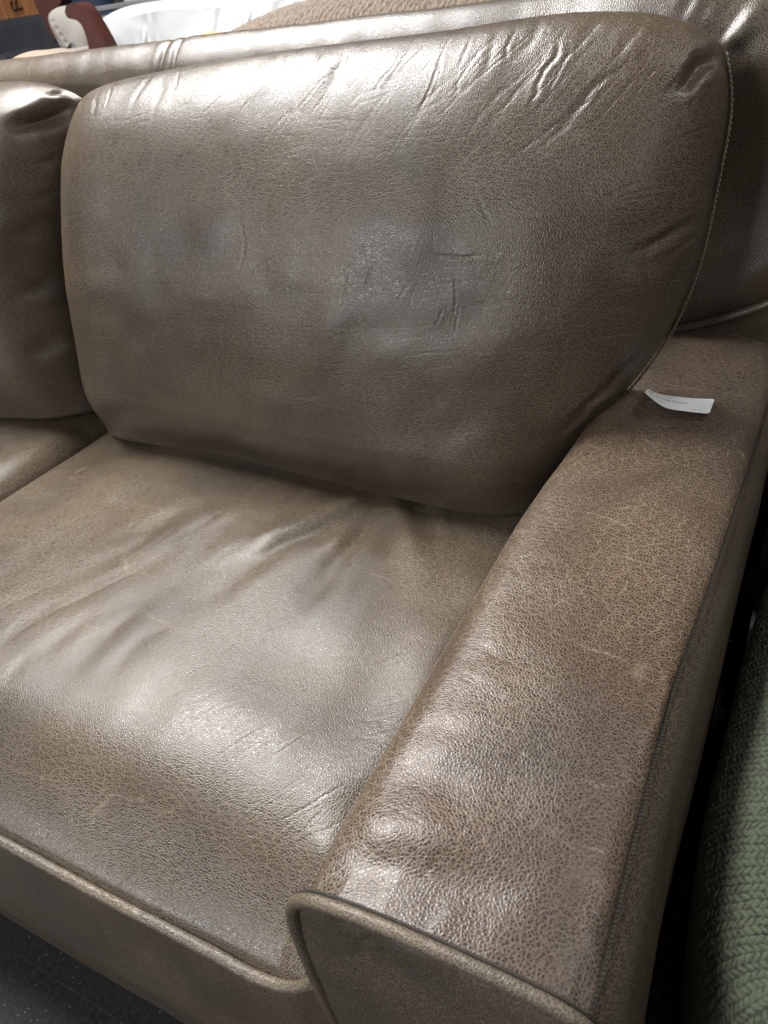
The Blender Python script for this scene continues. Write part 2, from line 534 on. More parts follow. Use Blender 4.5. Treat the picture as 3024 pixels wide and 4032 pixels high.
def seat_base(nu, nv, x0=-1.305, x1=-.262, y0=.2135, y1=1.12):
    u = edge_param(nu, k=.45); v = np.linspace(0, 1, nv) ** 1.25
    U, V = np.meshgrid(u, v)
    X = x0 + (x1 - x0) * U; Y = y0 + (y1 - y0) * V
    pz = np.interp(x0 + (x1 - x0) * u, [p[0] for p in PIPE_SEAT], [p[2] for p in PIPE_SEAT])[None] + .002
    top = .503 - .013 * sm(Y, .55, .98)
    # the front rolls over between 0.52 and 0.36 and then slopes evenly down to the piping
    yy = np.linspace(y0, .60, 400)
    sl = .30 * (1 - sm(yy, .235, .40)) + .15 * (1 - sm(yy, y0, y0 + .05))
    cum = np.r_[0, np.cumsum((sl[1:] + sl[:-1]) * .5 * np.diff(yy))]
    w = np.interp(Y, yy, cum / cum[-1])
    Z = pz + (top - pz) * w
    edge = (1 - ease(U, .07)) * .055 + (1 - ease(1 - U, .075)) * .060
    Z = Z - edge * sm(Y, y0 - .01, y0 + .12)
    Z = Z - .0075 * (1 - sm(Y, y0, y0 + .011))
    Z = Z + .012 * np.sin(np.pi * U) * sm(Y, .25, .5) * (1 - sm(Y, .75, .95))
    return np.stack([X, Y, Z], -1), U, V


# --- arm top panel
def arm_base(nu, nv, y1=1.38):
    u = np.linspace(0, 1, nu); v = np.linspace(0, 1, nv)
    U, V = np.meshgrid(u, v)
    Y = .219 + (y1 - .219) * V
    xi = np.interp(Y, [.21, .3, .5, .72, .82, .92, 1.02, 1.4], [-.268, -.266, -.264, -.263, -.257, -.247, -.234, -.19])
    xo = np.interp(Y, [.21, .24, .33, .43, .52, .58, .72, .9, 1.05, 1.4], [-.046, -.043, -.045, -.046, -.046, -.042, -.034, -.026, -.020, -.014])
    X = xi + (xo - xi) * U
    zb = .650 + .055 * sm(Y, .85, 1.3)
    crown = .013 * (1 - (2 * U - 1) ** 4)
    Z = zb + crown - .010 * (1 - ease(U, .12)) - .005 * (1 - ease(1 - U, .08))
    # top edge follows the piping arch at the front
    zp = np.interp(X, [-.268, -.258, -.233, -.195, -.153, -.113, -.076, -.058, -.043], [.628, .644, .655, .661, .663, .663, .660, .657, .650])
    k = 1 - sm(Y, .219, .30)
    Z = Z * (1 - k) + zp * k
    return np.stack([X, Y, Z], -1), U, V

sofa = empty('leather_sofa', (-.75, .7, 0), 'worn taupe brown leather two-seat sofa with piped wide arm, filling the picture', 'sofa')


def spart(name, P, mat, parent=None, **kw):
    """a sofa part or sub-part, vertices in world space"""
    par = parent or sofa
    label = kw.pop('label', None)
    o = grid_obj(name, P, M[mat], None, **kw)
    if par is sofa: keep(o, par)
    else: o.parent = par
    if label: o['label'] = label
    return o


def spipe(name, pts, r, mat, parent, **kw):
    o = tube_obj(name, pts, r, M[mat], None, **kw)
    if parent is sofa: keep(o, parent)
    else: o.parent = parent
    return o


def apply_folds(P, U, V, sx, sy, folds, seed=1, soft=()):
    """folds: (w, depth, [(u,v),...]); soft: (u,v,ru,rv,h,rot) dents, sizes in metres"""
    X, Y = U * sx, V * sy
    D = np.zeros(X.shape)
    for i, (w, d, pts) in enumerate(folds):
        D += crease(X, Y, [(a * sx, b * sy) for a, b in pts], w, d, wob=w * .5, seed=seed + i)
    for (a, b, ra, rb, h, rot) in soft:
        D += bump(X, Y, a * sx, b * sy, ra, rb, h, rot)
    return D


BACK_FOLDS = [
    (0.0072, 0.0009, [(0.5276, 0.9972), (0.5276, 0.9752), (0.525, 0.9414), (0.5276, 0.909), (0.5329, 0.874)]),
    (0.0140, 0.0010, [(0.5197, 0.9972), (0.525, 0.9311), (0.5303, 0.8703), (0.525, 0.8294)]),
    (0.0022, 0.0006, [(0.6743, 0.9963), (0.6718, 0.9656), (0.6693, 0.9296), (0.6693, 0.909), (0.6643, 0.859), (0.6543, 0.8064)]),
    (0.0019, 0.0004, [(0.6693, 0.9471), (0.6743, 0.904), (0.6718, 0.8647)]),
    (0.0019, 0.0004, [(0.6085, 0.9681), (0.6059, 0.925), (0.5956, 0.9023), (0.593, 0.8571)]),
    (0.0017, 0.0003, [(0.5118, 0.9341), (0.4961, 0.8902), (0.475, 0.8513)]),
    (0.0015, 0.0003, [(0.525, 0.9171), (0.5145, 0.8759), (0.4987, 0.8374)]),
    (0.0015, 0.0003, [(0.5329, 0.9006), (0.525, 0.8552), (0.5118, 0.8149)]),
    (0.0017, 0.0003, [(0.3659, 0.9296), (0.3407, 0.8937), (0.3134, 0.8474)]),
    (0.0017, 0.0003, [(0.4044, 0.9006), (0.389, 0.8666), (0.3838, 0.8314)]),
    (0.0019, 0.0003, [(0.4252, 0.9457), (0.4096, 0.9006), (0.3941, 0.8513)]),
    (0.0015, 0.0003, [(0.2915, 0.9579), (0.2891, 0.9155), (0.2867, 0.8685)]),
    (0.0032, 0.0010, [(0.8191, 0.9579), (0.8128, 0.9356), (0.8128, 0.9155), (0.8022, 0.8867), (0.8, 0.8628), (0.7978, 0.8414), (0.7978, 0.817)]),
    (0.0020, 0.0005, [(0.8314, 0.937), (0.8232, 0.8989), (0.817, 0.8647), (0.8149, 0.8354)]),
    (0.0042, 0.0010, [(0.9023, 0.9073), (0.8867, 0.892), (0.8703, 0.8759), (0.8571, 0.8493), (0.8434, 0.8191), (0.8374, 0.7913)]),
    (0.0020, 0.0005, [(0.9171, 0.8989), (0.8972, 0.8685), (0.8831, 0.8374), (0.8722, 0.8064)]),
    (0.0020, 0.0005, [(0.9341, 0.9414), (0.9234, 0.9006), (0.909, 0.8609), (0.9006, 0.8334)]),
    (0.0019, 0.0004, [(0.9443, 0.9385), (0.9356, 0.8954), (0.9234, 0.8552)]),
    (0.0017, 0.0004, [(0.9234, 0.9443), (0.9122, 0.904), (0.8989, 0.8759)]),
    (0.0017, 0.0004, [(0.9526, 0.9139), (0.94, 0.8703), (0.9326, 0.8374)]),
    (0.0060, 0.0008, [(0.9106, 0.9972), (0.9006, 0.9668), (0.8885, 0.937), (0.8849, 0.909), (0.8777, 0.8867)]),
    (0.0072, 0.0008, [(0.8685, 0.9972), (0.8513, 0.9741), (0.8414, 0.9443), (0.8334, 0.9139)]),
    (0.0084, 0.0009, [(0.8, 0.9972), (0.7892, 0.9924), (0.7826, 0.9553), (0.7692, 0.9265), (0.7669, 0.8972)]),
    (0.0060, 0.0007, [(0.737, 0.9972), (0.737, 0.9693), (0.7347, 0.9341), (0.7323, 0.8954), (0.73, 0.8666)]),
    (0.0025, 0.0005, [(0.7601, 0.9729), (0.7533, 0.9443), (0.7555, 0.9073)]),
    (0.0025, 0.0005, [(0.7037, 0.9874), (0.7012, 0.9498), (0.6964, 0.9006)]),
    (0.0078, 0.0017, [(0.9934, 1.0), (0.9863, 1.0), (0.9775, 0.9863), (0.9681, 0.9643), (0.9618, 0.9471)]),
    (0.0080, 0.0080, [(0.9972, 1.0), (0.9934, 0.9852), (0.9787, 0.9526), (0.9605, 0.9106), (0.9485, 0.8831), (0.937, 0.8609)]),
    (0.0055, 0.0036, [(1.0, 0.7393), (0.9852, 0.7037), (0.9631, 0.6668), (0.9311, 0.6315)]),
    (0.0050, 0.0026, [(1.0, 0.6643), (0.9914, 0.6341), (0.9831, 0.593)]),
    (0.0030, 0.0005, [(0.9991, 0.7781), (0.9852, 0.7463), (0.9656, 0.7252)]),
    (0.0025, 0.0004, [(0.9982, 0.8128), (0.9852, 0.7848), (0.9668, 0.7647)]),
    (0.0025, 0.0004, [(0.9972, 0.8414), (0.9863, 0.8149), (0.9705, 0.7978)]),
    (0.0025, 0.0004, [(0.9972, 0.7509), (0.9831, 0.7252), (0.9643, 0.7037)]),
    (0.0025, 0.0005, [(0.9991, 0.6988), (0.9842, 0.6668), (0.9681, 0.6391)]),
    (0.0070, 0.0045, [(0.9934, 0.5329), (0.9874, 0.4514), (0.9787, 0.3685), (0.9717, 0.3012), (0.9729, 0.2353)]),
    (0.0070, -0.0040, [(0.9972, 0.5591), (0.9972, 0.475), (0.9863, 0.3736), (0.9775, 0.3183), (0.9764, 0.2653), (0.9884, 0.1936)]),
    (0.0025, -0.0004, [(0.9944, 0.5878), (0.9934, 0.5329), (0.9904, 0.4724)]),
    (0.0060, 0.0007, [(0.1646, 0.9963), (0.1768, 0.9681), (0.1809, 0.9326), (0.183, 0.8831)]),
    (0.0060, 0.0007, [(0.1915, 0.9963), (0.2219, 0.9428), (0.2308, 0.892), (0.2376, 0.8454)]),
    (0.0025, 0.0005, [(0.2174, 0.9963), (0.2467, 0.9457), (0.2537, 0.8972)]),
    (0.0027, 0.0005, [(0.0894, 0.9944), (0.1169, 0.9457), (0.1297, 0.8937)]),
    (0.0040, 0.0005, [(0.0704, 0.9764), (0.0994, 0.9218), (0.1098, 0.8759)]),
    (0.0060, 0.0006, [(0.4148, 0.9972), (0.4252, 0.9668), (0.4278, 0.9311)]),
    (0.0040, 0.0008, [(0.4724, 0.9972), (0.4829, 0.9705), (0.4829, 0.937)]),
    (0.0025, 0.0006, [(0.4122, 0.7229), (0.4226, 0.6668), (0.433, 0.6007), (0.4226, 0.5329)]),
    (0.0020, 0.0005, [(0.6085, 0.6007), (0.6059, 0.5434), (0.6085, 0.4803)]),
    (0.0022, 0.0006, [(0.6366, 0.6007), (0.6341, 0.5643), (0.6315, 0.525)]),
    (0.0022, 0.0006, [(0.7012, 0.6187), (0.7229, 0.611), (0.7463, 0.6085), (0.7692, 0.611), (0.7913, 0.6187)]),
    (0.0025, 0.0004, [(0.7486, 0.7181), (0.7692, 0.6841), (0.7848, 0.6492)]),
    (0.0019, 0.0005, [(0.7417, 0.5956), (0.7555, 0.5381), (0.7647, 0.4671)]),
    (0.0017, 0.0004, [(0.7601, 0.5381), (0.7669, 0.4908), (0.7714, 0.4514)]),
    (0.0017, 0.0004, [(0.7417, 0.5224), (0.744, 0.4882), (0.7393, 0.4619)]),
    (0.0015, 0.0003, [(0.6988, 0.5696), (0.6866, 0.5408), (0.6792, 0.5118)]),
    (0.0015, 0.0003, [(0.7647, 0.5722), (0.787, 0.5408), (0.8085, 0.4961)]),
    (0.0019, 0.0003, [(0.7085, 0.4044), (0.7555, 0.42), (0.8085, 0.4304)]),
    (0.0017, 0.0003, [(0.5145, 0.6518), (0.525, 0.6007), (0.5303, 0.5539)]),
]
LEFT_FOLDS = [
    (0.0080, 0.0160, [(1.0, 1.0), (0.9963, 1.0), (0.9884, 1.0), (0.9693, 1.0), (0.9643, 0.9944), (0.9539, 0.9798)]),
    (0.0170, 0.0200, [(0.9991, 1.0), (0.9954, 0.9924), (0.9874, 0.9631), (0.9752, 0.9203), (0.9605, 0.8813), (0.9414, 0.8414)]),
    (0.0080, -0.0060, [(0.9991, 1.0), (0.9934, 1.0), (0.9831, 0.982), (0.9668, 0.9553)]),
    (0.0160, 0.0050, [(0.9963, 0.6767), (0.9831, 0.6366), (0.9693, 0.6059), (0.9385, 0.5591)]),
    (0.0140, 0.0040, [(0.9944, 0.4987), (0.9798, 0.4619), (0.9579, 0.4226), (0.9218, 0.3864)]),
    (0.0160, 0.0045, [(0.9884, 0.3036), (0.9643, 0.263), (0.9296, 0.2263)]),
    (0.0080, 0.0030, [(0.9972, 0.8454), (0.9863, 0.8107), (0.9717, 0.7826)]),
    (0.0080, 0.0025, [(0.9963, 0.7509), (0.9842, 0.7181), (0.9668, 0.6866)]),
]
SEAT_FOLDS = [
    (0.0202, -0.0042, [(0.7119, 0.8984), (0.6862, 0.8134), (0.6624, 0.7372), (0.6431, 0.6741), (0.6211, 0.6145), (0.5815, 0.556), (0.5516, 0.4835), (0.5415, 0.4173)]),
    (0.0186, 0.0044, [(0.7416, 0.8886), (0.7119, 0.8134), (0.6885, 0.7349), (0.6696, 0.6557), (0.6333, 0.5761), (0.6113, 0.4965), (0.6039, 0.4173), (0.6014, 0.3633)]),
    (0.0186, 0.0040, [(0.7096, 0.8617), (0.7073, 0.7775), (0.7165, 0.6927), (0.7211, 0.6168), (0.7234, 0.5515), (0.7257, 0.4257), (0.7165, 0.3511)]),
    (0.0170, -0.0014, [(0.6885, 0.891), (0.6862, 0.8038), (0.6909, 0.7184), (0.7003, 0.6213), (0.7096, 0.5031), (0.7096, 0.411)]),
    (0.0202, -0.0042, [(0.6552, 0.8617), (0.7073, 0.7942), (0.755, 0.7278), (0.8003, 0.6672), (0.8408, 0.5964), (0.8562, 0.5162)]),
    (0.0202, 0.0042, [(0.6719, 0.8861), (0.7234, 0.8086), (0.7747, 0.7349), (0.8209, 0.6765), (0.8562, 0.6145), (0.873, 0.5538)]),
    (0.0217, 0.0012, [(0.416, 0.7396), (0.416, 0.6396), (0.411, 0.5515), (0.4036, 0.4727), (0.3814, 0.4173), (0.3352, 0.339), (0.3044, 0.2413)]),
    (0.0155, -0.0005, [(0.4585, 0.5382), (0.4185, 0.4448), (0.3912, 0.3633), (0.3569, 0.2776)]),
    (0.0170, 0.0008, [(0.4585, 0.345), (0.4535, 0.2991), (0.451, 0.2488), (0.4635, 0.1879)]),
    (0.0155, 0.0009, [(0.5189, 0.3511), (0.5063, 0.303), (0.5013, 0.2545), (0.5088, 0.1987)]),
    (0.0170, 0.0008, [(0.3838, 0.341), (0.3765, 0.2854), (0.3691, 0.2451), (0.3667, 0.1897)]),
    (0.0140, -0.0006, [(0.5013, 0.3289), (0.4962, 0.2776), (0.4987, 0.2263)]),
    (0.0140, 0.0006, [(0.5766, 0.3633), (0.5616, 0.305), (0.5591, 0.2469), (0.5716, 0.1969)]),
    (0.0140, 0.0006, [(0.421, 0.2189), (0.4284, 0.1754), (0.4259, 0.1274)]),
    (0.0217, 0.0011, [(0.4259, 0.6811), (0.4085, 0.5828), (0.3765, 0.5074), (0.3209, 0.4427)]),
    (0.0217, 0.0005, [(0.2881, 0.6695), (0.272, 0.5694), (0.2188, 0.4835)]),
    (0.0217, 0.0010, [(0.5541, 0.6741), (0.5164, 0.5896), (0.4836, 0.5052)]),
    (0.0124, 0.0012, [(0.5516, 0.8472), (0.5616, 0.7396), (0.5716, 0.6304), (0.5616, 0.5206), (0.544, 0.4215)]),
    (0.0109, 0.0010, [(0.7812, 0.852), (0.8289, 0.7585), (0.8767, 0.658), (0.9047, 0.5694)]),
    (0.0109, 0.0011, [(0.4761, 0.8399), (0.4786, 0.7044), (0.471, 0.5896), (0.4409, 0.4748)]),
    (0.0015, 0.0003, [(0.7303, 0.2394), (0.7165, 0.2152), (0.7026, 0.1915)]),
    (0.0015, 0.0003, [(0.8127, 0.2622), (0.7833, 0.2024), (0.7572, 0.1493)]),
    (0.0015, 0.0003, [(0.8562, 0.2641), (0.8369, 0.2189), (0.8209, 0.1754)]),
    (0.0015, 0.0003, [(0.9244, 0.2115), (0.8927, 0.1579), (0.8581, 0.111)]),
    (0.0013, 0.0004, [(0.8996, 0.4257), (0.8785, 0.3984), (0.86, 0.3674)]),
    (0.0014, 0.0002, [(0.6862, 0.2375), (0.6909, 0.1915), (0.6791, 0.1579)]),
    (0.0015, 0.0003, [(0.7616, 0.2718), (0.755, 0.2189), (0.7528, 0.1879)]),
    (0.0015, 0.0002, [(0.8927, 0.1459), (0.8839, 0.1192), (0.8693, 0.0905)]),
    (0.0015, 0.0003, [(0.9131, 0.1719), (0.8996, 0.1324), (0.8892, 0.0967)]),
    (0.0019, 0.0003, [(0.9276, 0.1208), (0.9131, 0.092), (0.8927, 0.0635)]),
    (0.0019, 0.0003, [(0.9307, 0.103), (0.9164, 0.0723), (0.9064, 0.048)]),
    (0.0019, 0.0003, [(0.9212, 0.0859), (0.9164, 0.0592), (0.9131, 0.0387)]),
    (0.0019, 0.0003, [(0.8656, 0.0843), (0.8562, 0.055), (0.8543, 0.0387)]),
    (0.0020, 0.0003, [(0.9212, 0.0606), (0.9098, 0.0374), (0.8996, 0.0225)]),
]
ARM_FOLDS = [
    (0.0260, 0.0042, [(0.002, 0.0321), (0.1804, 0.0321), (0.3327, 0.0361), (0.483, 0.0381), (0.6553, 0.0321), (0.7796, 0.024)]),
    (0.0260, -0.0055, [(0.0321, 0.0461), (0.2405, 0.0581), (0.4248, 0.0641), (0.5872, 0.0601), (0.6894, 0.0481)]),
    (0.0200, 0.0016, [(0.1042, 0.0782), (0.2184, 0.0962), (0.3627, 0.1002), (0.5271, 0.0902)]),
    (0.0180, 0.0009, [(0.1042, 0.1242), (0.2325, 0.1403), (0.4529, 0.1383)]),
    (0.0160, 0.0008, [(0.1263, 0.1583), (0.2465, 0.1804), (0.4349, 0.1784)]),
    (0.0160, 0.0009, [(0.1343, 0.2104), (0.2605, 0.2345), (0.4609, 0.2305)]),
    (0.0180, 0.0009, [(0.1403, 0.2826), (0.2745, 0.3086), (0.493, 0.2966)]),
    (0.0100, -0.0020, [(0.9719, 0.0942), (0.9679, 0.0641), (0.9719, 0.0381), (0.9719, 0.018)]),
    (0.0140, 0.0018, [(0.9259, 0.0842), (0.9259, 0.0521), (0.9279, 0.0261)]),
    (0.0060, -0.0018, [(0.992, 0.3106), (0.992, 0.2705), (0.988, 0.2285), (0.988, 0.1884), (0.986, 0.1503)]),
]
BACK_SOFT = [
    (0.2748, 0.3915, 0.016, 0.016, -0.0003, 0),
    (0.3085, 0.3609, 0.02, 0.012, -0.00045, 0),
    (0.6366, 0.4645, 0.014, 0.055, -0.00096, 0.12),
    (0.593, 0.4592, 0.03, 0.05, 0.0027, 0),
    (0.6988, 0.4122, 0.04, 0.03, 0.0027, 0),
    (0.3787, 0.7624, 0.1, 0.03, -0.0012, 0.1),
    (0.4566, 0.6213, 0.03, 0.07, -0.0012, 0.3),
    (0.3736, 0.6568, 0.05, 0.035, 0.0036000000000000003, 0),
    (0.6866, 0.6668, 0.09, 0.04, 0.0036000000000000003, 0),
    (0.7714, 0.6743, 0.05, 0.03, -0.0009, 0.4),
    (0.8128, 0.689, 0.05, 0.05, 0.0027, 0),
    (0.7781, 0.3838, 0.06, 0.05, 0.0027, 0),
    (0.8813, 0.6467, 0.03, 0.12, -0.0012, 0),
    (0.9356, 0.7417, 0.03, 0.05, 0.0045000000000000005, 0),
    (0.9512, 0.5956, 0.025, 0.02, 0.0036000000000000003, 0),
    (0.9485, 0.6767, 0.04, 0.02, -0.0009, 0.4),
    (0.475, 0.744, 0.08, 0.03, -0.0006, 0),
    (0.2353, 0.5013, 0.1, 0.06, 0.0027, 0),
    (0.8022, 0.8253, 0.05, 0.05, -0.0006, 0),
]
LEFT_SOFT = [
    (0.9566, 0.6341, 0.05, 0.08, 0.006, 0),
]
SEAT_SOFT = [
    (0.755, 0.2189, 0.16, 0.05, 0.0048, -0.1),
    (0.9459, 0.1702, 0.03, 0.04, -0.0048, 0),
    (0.9292, 0.1175, 0.03, 0.03, 0.0048, 0),
    (0.6979, 0.0335, 0.12, 0.05, -0.0048, 0),
    (0.7438, 0.0, 0.1, 0.03, 0.0048, 0),
    (0.8857, 0.3289, 0.05, 0.1, -0.0048, 0),
    (0.7769, 0.3511, 0.1, 0.06, -0.0024, 0),
]
ARM_SOFT = [
    (0.5411, 0.2305, 0.03, 0.06, 0.0012, 0),
]
FRAME_FOLDS = [
    (0.0108, 0.0039, [(-0.1382, 1.138), (-0.1508, 1.1132), (-0.1657, 1.0891)]),
    (0.0084, 0.0033, [(-0.1254, 1.1297), (-0.139, 1.1025), (-0.1522, 1.08)]),
    (0.0120, -0.0033, [(-0.097, 1.1315), (-0.116, 1.1053), (-0.1285, 1.0821)]),
    (0.0096, 0.0027, [(-0.0998, 1.0992), (-0.1176, 1.0788), (-0.1347, 1.0677)]),
    (0.0072, 0.0022, [(-0.1615, 1.138), (-0.1711, 1.1199), (-0.1794, 1.106)]),
    (0.0072, 0.0017, [(-0.1831, 1.1425), (-0.1925, 1.1291), (-0.2054, 1.1201)]),
    (0.0144, 0.0017, [(-0.076, 0.8952), (-0.1059, 0.8582), (-0.1347, 0.8186)]),
    (0.0144, 0.0017, [(-0.0575, 0.8464), (-0.0882, 0.8135), (-0.1279, 0.785)]),
    (0.0120, -0.0017, [(-0.0538, 0.8015), (-0.0889, 0.7718), (-0.1438, 0.7527)]),
    (0.0144, 0.0014, [(-0.0768, 0.9588), (-0.102, 0.9192), (-0.12, 0.8768)]),
]
FRONT_FOLDS = [
    (0.0030, 0.0025, [(-0.2184, 0.6351), (-0.2094, 0.6343), (-0.1962, 0.656)]),
    (0.0050, 0.0020, [(-0.2309, 0.6373), (-0.2164, 0.6282), (-0.2191, 0.5884)]),
    (0.0080, 0.0025, [(-0.2373, 0.646), (-0.2199, 0.6533), (-0.1956, 0.6599)]),
]


NU, NV = QN(720), QN(560)
P, U, V = back_cushion_base(NU, NV)
D = apply_folds(P, U, V, 1.08, .75, BACK_FOLDS, 11, BACK_SOFT)
D += .0018 * vnoise(U * 8, V * 6, 5) + .0010 * vnoise(U * 22, V * 16, 6)
Xm, Ym = U * 1.08, V * .75
crest = sm(V, .70, .88) * sm(U, .10, .5)
D += crest * wrinkle_field(Xm, Ym, 1.05, .11, .014, .0004, 21) + crest * wrinkle_field(Xm, Ym, .95, .07, .006, .0003, 23, .3)
D += sm(U, .62, .85) * sm(V, .66, .85) * (wrinkle_field(Xm, Ym, .80, .12, .018, .0007, 25, .3) + wrinkle_field(Xm, Ym, .85, .08, .007, .0005, 26, .3))
rs = sm(U, .87, .94) * sm(V, .25, .45) * (1 - sm(V, .86, .95))
D += rs * (wrinkle_field(Xm, Ym, .50, .09, .012, .0008, 27) + wrinkle_field(Xm, Ym, .45, .05, .005, .0006, 28, .3))
mid = np.exp(-(((U - .70) / .18) ** 2 + ((V - .58) / .16) ** 2))
D += mid * wrinkle_field(Xm, Ym, 1.35, .06, .007, .0002, 29, .2)
D += .0002 * wrinkle_field(Xm, Ym, .1, .05, .006, 1, 30, .25)
inside = ease(U, .05) * ease(1 - U, .04) * ease(V, .04) * ease(1 - V, .05)
P = displace(P, D * inside)
bc = spart('back_cushion', P, 'back', label='plump back cushion next to the arm, wrinkled along its crest and top corner')

NU, NV = QN(300), QN(300)
P, U, V = left_back_base(NU, NV)
D = apply_folds(P, U, V, 1.08, .75, LEFT_FOLDS, 31, LEFT_SOFT)
D += .0016 * vnoise(U * 9, V * 7, 8)
P = displace(P, D * ease(1 - U, .03) * ease(1 - V, .05))
bc2 = spart('back_cushion', P, 'back', label='neighbouring back cushion cut off by the left edge, deep tuck at its corner')

NU, NV = QN(720), QN(560)
P, U, V = seat_base(NU, NV)
D = apply_folds(P, U, V, 1.045, .90, SEAT_FOLDS, 51, SEAT_SOFT)
D += .0022 * vnoise(U * 6, V * 5, 15) + .0009 * vnoise(U * 20, V * 9, 16)
Xm, Ym = U * 1.045, V * .9
lf = (1 - sm(U, .35, .75)) * sm(V, .10, .25) * (1 - sm(V, .6, .8))
D += lf * wrinkle_field(Xm, Ym, 1.25, .20, .036, .0004, 32, .9)
D += (.35 + .65 * sm(U, .55, .85)) * (1 - sm(V, .30, .5)) * wrinkle_field(Xm, Ym, .95, .09, .008, .0003, 33, .2)
ra = sm(U, .86, .95) * (1 - sm(V, .35, .5))
D += ra * wrinkle_field(Xm, Ym, .6, .06, .006, .0008, 34, .3)
P = displace(P, D * ease(V, .03))
seat = spart('seat_cushion', P, 'seat', label='wide seat cushion beside the arm, shiny across its rolled front')
spipe('piping', PIPE_SEAT, .0066, 'pipe', seat, n=1200, k=20, rough=.06)

NU, NV = QN(220), QN(260)
P, U, V = seat_base(NU, NV, x0=-2.36, x1=-1.312)
P[..., 2] += .004
P = displace(P, .002 * vnoise(U * 7, V * 6, 25))
seat2 = spart('seat_cushion', P, 'seat', label='second seat cushion of which only the rear corner shows at the left edge', off=(4, 2))

# seat front boxing, from the piping down
u = np.linspace(0, 1, QN(400)); v = np.linspace(0, 1, 90)
U, V = np.meshgrid(u, v)
X = -1.32 + 1.045 * U
pz = np.interp(X, [p[0] for p in PIPE_SEAT], [p[2] for p in PIPE_SEAT])
Z = pz + (.112 - pz) * V
Y = .218 - .016 * np.sin(np.pi * np.clip(V * .9, 0, 1)) ** .7 + .03 * sm(V, .82, 1) + .0015 * vnoise(X * 18, Z * 12, 44)
Y = Y + .012 * sm(X, -.33, -.285)
boxing = spart('front_band', np.stack([X, Y, Z], -1), 'front', seat)
# the left one
P2 = np.stack([X - 1.045, Y, Z], -1)
spart('front_band', P2, 'front', seat2)

# base rail under the seat and its lower lip
def strip(xs, prof, n=60, nx=200, wob=0.0, seed=1):
    s = spline([(p[0], p[1]) for p in prof], np.linspace(0, 1, n))
    x = np.linspace(xs[0], xs[1], nx)
    Y = np.repeat(s[:, :1], nx, 1); Z = np.repeat(s[:, 1:], nx, 1); X = np.repeat(x[None], n, 0)
    Y = Y + wob * vnoise(X * 10, Z * 14, seed)
    return np.stack([X, Y, Z], -1)

spart('front_rail', strip((-2.4, -.275), [(.245, .14), (.226, .11), (.222, .075), (.224, .047)], wob=.002, seed=4), 'front')
spart('base_panel', strip((-2.4, -.275), [(.2265, .048), (.229, .0), (.232, -.045)], wob=.0015, seed=7), 'rail')

# --- arm
NU, NV = QN(300), QN(900)
P, U, V = arm_base(NU, NV)
D = apply_folds(P, U, V, .222, 1.16, ARM_FOLDS, 71, ARM_SOFT)
D += .0010 * vnoise(U * 3, V * 13, 17)
Xm, Ym = U * .222, V * 1.16
D += (1 - sm(U, .45, .8)) * wrinkle_field(Xm, Ym, -.15, .06, .012, .0003, 36, .3)
P = displace(P, D * ease(U, .04) * ease(1 - U, .05) * ease(V, .012))
arm = spart('armrest', P, 'arm', label='broad padded arm with pale crackle creases on its top')

# piping of the front panel: up the inner edge, over the arch, down the outer edge
PIPE_ARM = [(-.262, .214, -.03), (-.264, .213, .15), (-.268, .212, .30), (-.273, .211, .405), (-.278, .210, .498), (-.279, .210, .562), (-.277, .210, .611),
            (-.271, .211, .634), (-.258, .212, .648), (-.233, .212, .658), (-.195, .212, .664), (-.153, .212, .666), (-.113, .212, .666),
            (-.076, .212, .664), (-.058, .212, .661), (-.044, .212, .654), (-.033, .212, .640), (-.024, .212, .60), (-.018, .212, .50), (-.018, .212, .30), (-.020, .212, -.03)]
PC = spline(PIPE_ARM, np.linspace(0, 1, 1200))
spipe('piping', PIPE_ARM, .0056, 'pipe', arm, n=1300, k=18, rough=.02, seed=9)
spipe('seam_groove', [(p[0], p[1] + .006, p[2] + (.0035 if p[2] > .62 else 0)) for p in PIPE_ARM[6:17]], .0014, 'dgroove', arm, n=300, k=8)

# front panel inside the piping: rows between left and right branch
top_i = int(np.argmax(PC[:, 2]))
zz = np.linspace(-.03, PC[top_i, 2] - .0005, QN(260))
lb = np.interp(zz, PC[:top_i + 1, 2], PC[:top_i + 1, 0])
rb = np.interp(zz, PC[top_i:, 2][::-1], PC[top_i:, 0][::-1])
u = np.linspace(0, 1, QN(160))
X = lb[:, None] + (rb - lb)[:, None] * u[None]
Z = np.repeat(zz[:, None], len(u), 1)
de = np.minimum(np.minimum(X - lb[:, None], rb[:, None] - X), (PC[top_i, 2] - Z) * 1.2)
Y = .215 - .010 * ease(de, .03) + .0012 * vnoise(X * 30, Z * 26, 3) + .004 * np.exp(-(((X + .21) / .05) ** 2 + ((Z - .60) / .06) ** 2))
for w_, d_, pt in FRONT_FOLDS:
    Y = Y - crease(X, Z, pt, w_, d_)
spart('front_panel', np.stack([X, Y, Z], -1), 'front', arm, off=(1, 3))

# inner side (above the seat) and outer side
y = np.linspace(.219, 1.38, QN(500)); s = np.linspace(0, 1, QN(120))
A, _, _ = arm_base(3, len(y))
top_in = A[:, 0]; top_out = A[:, 2]
prof = spline([(0, 0), (-.003, -.03), (-.007, -.10), (-.009, -.20), (-.004, -.40)], s)
Pi = np.empty((len(s), len(y), 3))
Pi[..., 0] = top_in[None, :, 0] + prof[:, :1]
Pi[..., 1] = y[None]
Pi[..., 2] = top_in[None, :, 2] - .001 + prof[:, 1:]
spart('inner_side', displace(Pi, .0015 * vnoise(Pi[..., 1] * 14, Pi[..., 2] * 14, 4)), 'side', arm, off=(2, 6))
prof = spline([(0, 0), (.012, -.012), (.022, -.045), (.0285, -.10), (.029, -.20), (.025, -.36), (.022, -.68)], s)
Po = np.empty((len(s), len(y), 3))
xo_extra = (-.042 - top_out[:, 0])                     # the silhouette stays straighter than the seam
tt = sm(s, 0, .25)[:, None]
